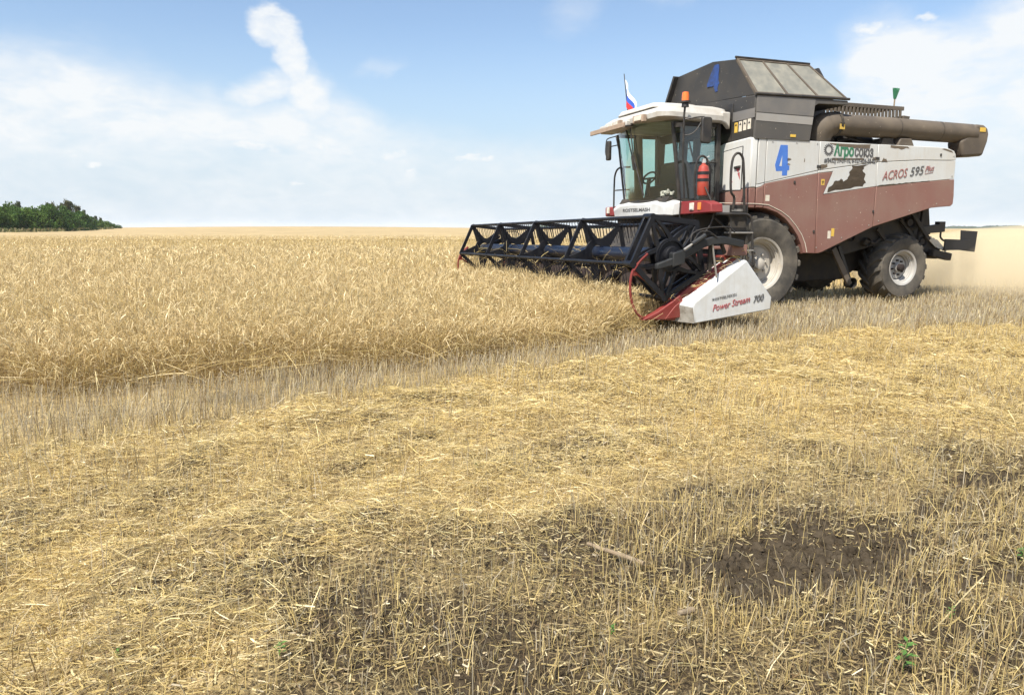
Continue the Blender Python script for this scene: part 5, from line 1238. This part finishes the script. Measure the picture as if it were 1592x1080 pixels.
# ---- the tree belt on the left horizon
lm = bpy.data.materials.new('belt_foliage'); lm.use_nodes = True; t = lm.node_tree; t.nodes.clear()
at = t.nodes.new('ShaderNodeAttribute'); at.attribute_name = 'col'; df = t.nodes.new('ShaderNodeBsdfDiffuse'); tl = t.nodes.new('ShaderNodeBsdfTranslucent'); m1 = t.nodes.new('ShaderNodeMixShader'); m1.inputs[0].default_value = .25
o_ = t.nodes.new('ShaderNodeOutputMaterial'); t.links.new(at.outputs['Color'], df.inputs[0]); t.links.new(at.outputs['Color'], tl.inputs[0]); t.links.new(df.outputs[0], m1.inputs[1]); t.links.new(tl.outputs[0], m1.inputs[2]); t.links.new(m1.outputs[0], o_.inputs[0])
MT['bark'] = mat('bark', (.09, .065, .045), .9)
def crown_mesh(seed, tall, tone, loose=0.0):
    r_ = np.random.default_rng(seed); V = []; C = []
    nb = 26
    for k in range(nb):
        hgt = r_.random() ** (.8); rad = (.62 if tall else .8) * (1 - .55 * hgt ** 2); a = r_.random() * 6.283; rr = rad * math.sqrt(r_.random()) * .75
        c = np.array([rr * math.cos(a), rr * math.sin(a), .08 + .82 * hgt]); br_ = r_.uniform(.13, .26) * (1 - .35 * hgt) * (1 - .3 * loose); nl = 85
        d = r_.normal(size=(nl, 3)); d /= np.linalg.norm(d, axis=1, keepdims=True); p = c + d * (br_ * r_.uniform(.55, 1.12, nl))[:, None] * np.array([1.25, 1.25, .8])
        s = r_.uniform(.020, .046, nl); e1 = r_.normal(size=(nl, 3)); e1 /= np.linalg.norm(e1, axis=1, keepdims=True); e2 = np.cross(e1, r_.normal(size=(nl, 3))); e2 /= np.linalg.norm(e2, axis=1, keepdims=True)
        q = np.stack([p - e1 * s[:, None], p + e2 * s[:, None] * .7, p + e1 * s[:, None], p - e2 * s[:, None] * .7], 1)
        V.append(q.reshape(-1, 3)); col = np.array(tone) * r_.uniform(.75, 1.3) * r_.uniform(.7, 1.3, (nl, 1)); C.append(np.repeat(col, 4, 0))
    V = np.concatenate(V); V = V[:, :]; n = len(V) // 4
    o = mesh_np('crown', V, np.arange(n * 4).reshape(-1, 4), lm, np.concatenate(C)); me = o.data; bpy.data.objects.remove(o); return me
kinds = [(crown_mesh(1, False, (.075, .135, .034)), 'broad'), (crown_mesh(2, False, (.095, .155, .038)), 'broad'), (crown_mesh(3, True, (.085, .105, .050), .6), 'tall'),
         (crown_mesh(4, False, (.065, .120, .034)), 'broad'), (crown_mesh(5, True, (.10, .105, .055), .8), 'tall')]
b = MB(); b.tube([(0, 0, -.02), (.01, 0, .2), (.0, .02, .55)], [.04, .03, .012], 8)
for a in range(5): b.tube([(0, .005, .22 + a * .05), (.25 * math.cos(a * 1.3), .25 * math.sin(a * 1.3), .45 + a * .07)], [.018, .006], 5)
tr0 = b.build('trunk', 'bark'); trm = tr0.data; bpy.data.objects.remove(tr0)
# (picture-independent row: a belt running away to the north-west)
TREES = []
rt = random.Random(5)
BX = [-.80, -.689, -.637, -.602, -.579, -.559, -.537, -.520]      # bearing (x / y) of the belt's face ...
BD = [150, 165, 186, 200, 226, 262, 302, 332]                      # ... its distance in metres
BH = [8.3, 8.1, 7.7, 7.5, 7.2, 6.2, 4.9, 3.2]                      # ... and the height of its trees
def belt(q): return float(np.interp(q, BX, BD)), float(np.interp(q, BX, BH))
for rowi, step in ((0, .0085), (1, .0115)):
    q = -.80
    while q < -.520:
        d, h = belt(q); d += rowi * rt.uniform(5, 11) + rt.uniform(-2, 2); hgt = h * rt.uniform(.78, 1.04)
        TREES.append((q * d, d, rt.choice([0, 1, 3, 0, 1]), hgt, max(hgt, 4.5) * rt.uniform(.62, .85))); q += step * rt.uniform(.75, 1.25)
for (px_, dd, hgt, kind) in ((-.617, 14, 9.0, 2), (-.610, 18, 9.4, 4), (-.598, 15, 9.3, 2), (-.590, 12, 10.6, 4), (-.584, 16, 10.4, 2), (-.576, 14, 9.6, 4), (-.568, 15, 8.3, 2), (-.552, 12, 6.6, 2), (-.546, 12, 6.2, 4), (-.655, 16, 8.9, 2)):
    d = belt(px_)[0] + dd; TREES.append((px_ * d, d, kind, hgt, hgt * .36))
A = np.array([-.76 * 150, 150.0]); B_ = np.array([-.52 * 325, 325.0])
LBL = {'broad': 'bushy dark green tree', 'tall': 'taller thin crowned tree'}
TREES.sort(key=lambda q: q[1])
first = {}
for i, (x0, y0, kd, hh_, ww_) in enumerate(TREES):
    me, nm = kinds[kd]
    o = empty('belt_tree', (x0, y0, -.3), rt.uniform(0, 6.28)); o.scale = (ww_, ww_, hh_)
    tag(o, LBL[nm] + ' in the belt on the left horizon beyond the wheat', 'tree', 'trees of the field belt, ' + ('broad ones' if nm == 'broad' else 'tall ones'))
    c_ = bpy.data.objects.new('crown', me); COL.objects.link(c_); c_.parent = o
    k_ = bpy.data.objects.new('trunk', trm); COL.objects.link(k_); k_.parent = o
# pale tall weeds at the foot of the belt
R = Ribbons(); n = 2600; qq = rng.uniform(-.78, -.53, n); dd = np.interp(qq, BX, BD) - rng.uniform(4, 14, n); x = qq * dd; y = dd
upright(R, x, y, rng.uniform(.6, 1.5, n), rng.uniform(.2, .45, n), mixcol(n, [(.16, .17, .07), (.30, .26, .13), (.10, .13, .045)], [.4, .4, .2]), .3, seg=3)
tag(R.build('field_edge_weeds'), 'pale tall weeds along the foot of the tree belt', 'weeds', kind='stuff')
# ---- far wooded line on the right horizon
R = Ribbons(); V = []; 
n = 5200; az_ = rng.uniform(.02, .80, n); hgt = (n1(az_ * 60, az_ * 0 + 3.3, 1.0, 4) - .25) * 17 + 2.5
dist = rng.uniform(2500, 2900, n); x = np.sin(az_) * dist; y = np.cos(az_) * dist; z = rng.random(n) * np.maximum(hgt, 2)
P = np.stack([np.stack([x - 7, y, z - 3], -1), np.stack([x, y, z], -1), np.stack([x + 7, y, z - 3], -1)], 1)
R.add(P, np.full(n, 7.0), tint(n, (.045, .075, .035), .3), side=np.tile(np.array([[0, .3, .95]]), (n, 1)))
fw_ = R.build('far_wood'); fw_.data.materials.clear(); fw_.data.materials.append(lm); tag(fw_, 'far wooded strip on the right horizon', 'wood', kind='stuff')

# ---- dust and chaff thrown out behind the machine
dm = bpy.data.materials.new('chaff_dust'); dm.use_nodes = True; t = dm.node_tree; t.nodes.clear()
pv = t.nodes.new('ShaderNodeVolumePrincipled'); pv.inputs['Color'].default_value = (.96, .84, .60, 1); pv.inputs['Density'].default_value = .16; pv.inputs['Anisotropy'].default_value = -.1
o_ = t.nodes.new('ShaderNodeOutputMaterial'); t.links.new(pv.outputs[0], o_.inputs['Volume'])
def dust(cx, cy, cz, rx_, ry_, rz_, dens):
    bm = bmesh.new(); bmesh.ops.create_icosphere(bm, subdivisions=3, radius=1); me = bpy.data.meshes.new('dust'); 
    for v in bm.verts: v.co = (v.co.x * rx_, v.co.y * ry_, v.co.z * rz_)
    bm.to_mesh(me); bm.free(); m = dm.copy(); m.node_tree.nodes['Principled Volume'].inputs['Density'].default_value = dens; me.materials.append(m)
    o = bpy.data.objects.new('dust', me); COL.objects.link(o); o.parent = None
    o.matrix_world = Matrix.Translation(ORG) @ Matrix.Rotation(YAW, 4, 'Z') @ Matrix.Translation((cx, cy, cz)); tag(o, 'pale tan dust hanging behind the machine', 'dust', kind='stuff'); return o
DUST_ON = True
if DUST_ON:
    dust(10.2, 1.2, .50, 6.2, 4.2, 1.0, .28)
    dust(6.6, 1.0, .30, 2.6, 1.8, .50, .14)

HAZE = True
if HAZE:
    b = MB(); b.box(-9800, 9800, -9800, 9800, -1.2, 42); hz = b.build('haze', 'white', None, 0, 0)
    hm = bpy.data.materials.new('air'); hm.use_nodes = True; t = hm.node_tree; t.nodes.clear()
    pv = t.nodes.new('ShaderNodeVolumePrincipled'); pv.inputs['Color'].default_value = (.80, .88, 1.0, 1); pv.inputs['Density'].default_value = .0001; pv.inputs['Anisotropy'].default_value = 0.0
    o_ = t.nodes.new('ShaderNodeOutputMaterial'); t.links.new(pv.outputs[0], o_.inputs['Volume'])
    hz.data.materials.clear(); hz.data.materials.append(hm); tag(hz, 'pale blue summer haze over the plain', 'haze', kind='stuff')
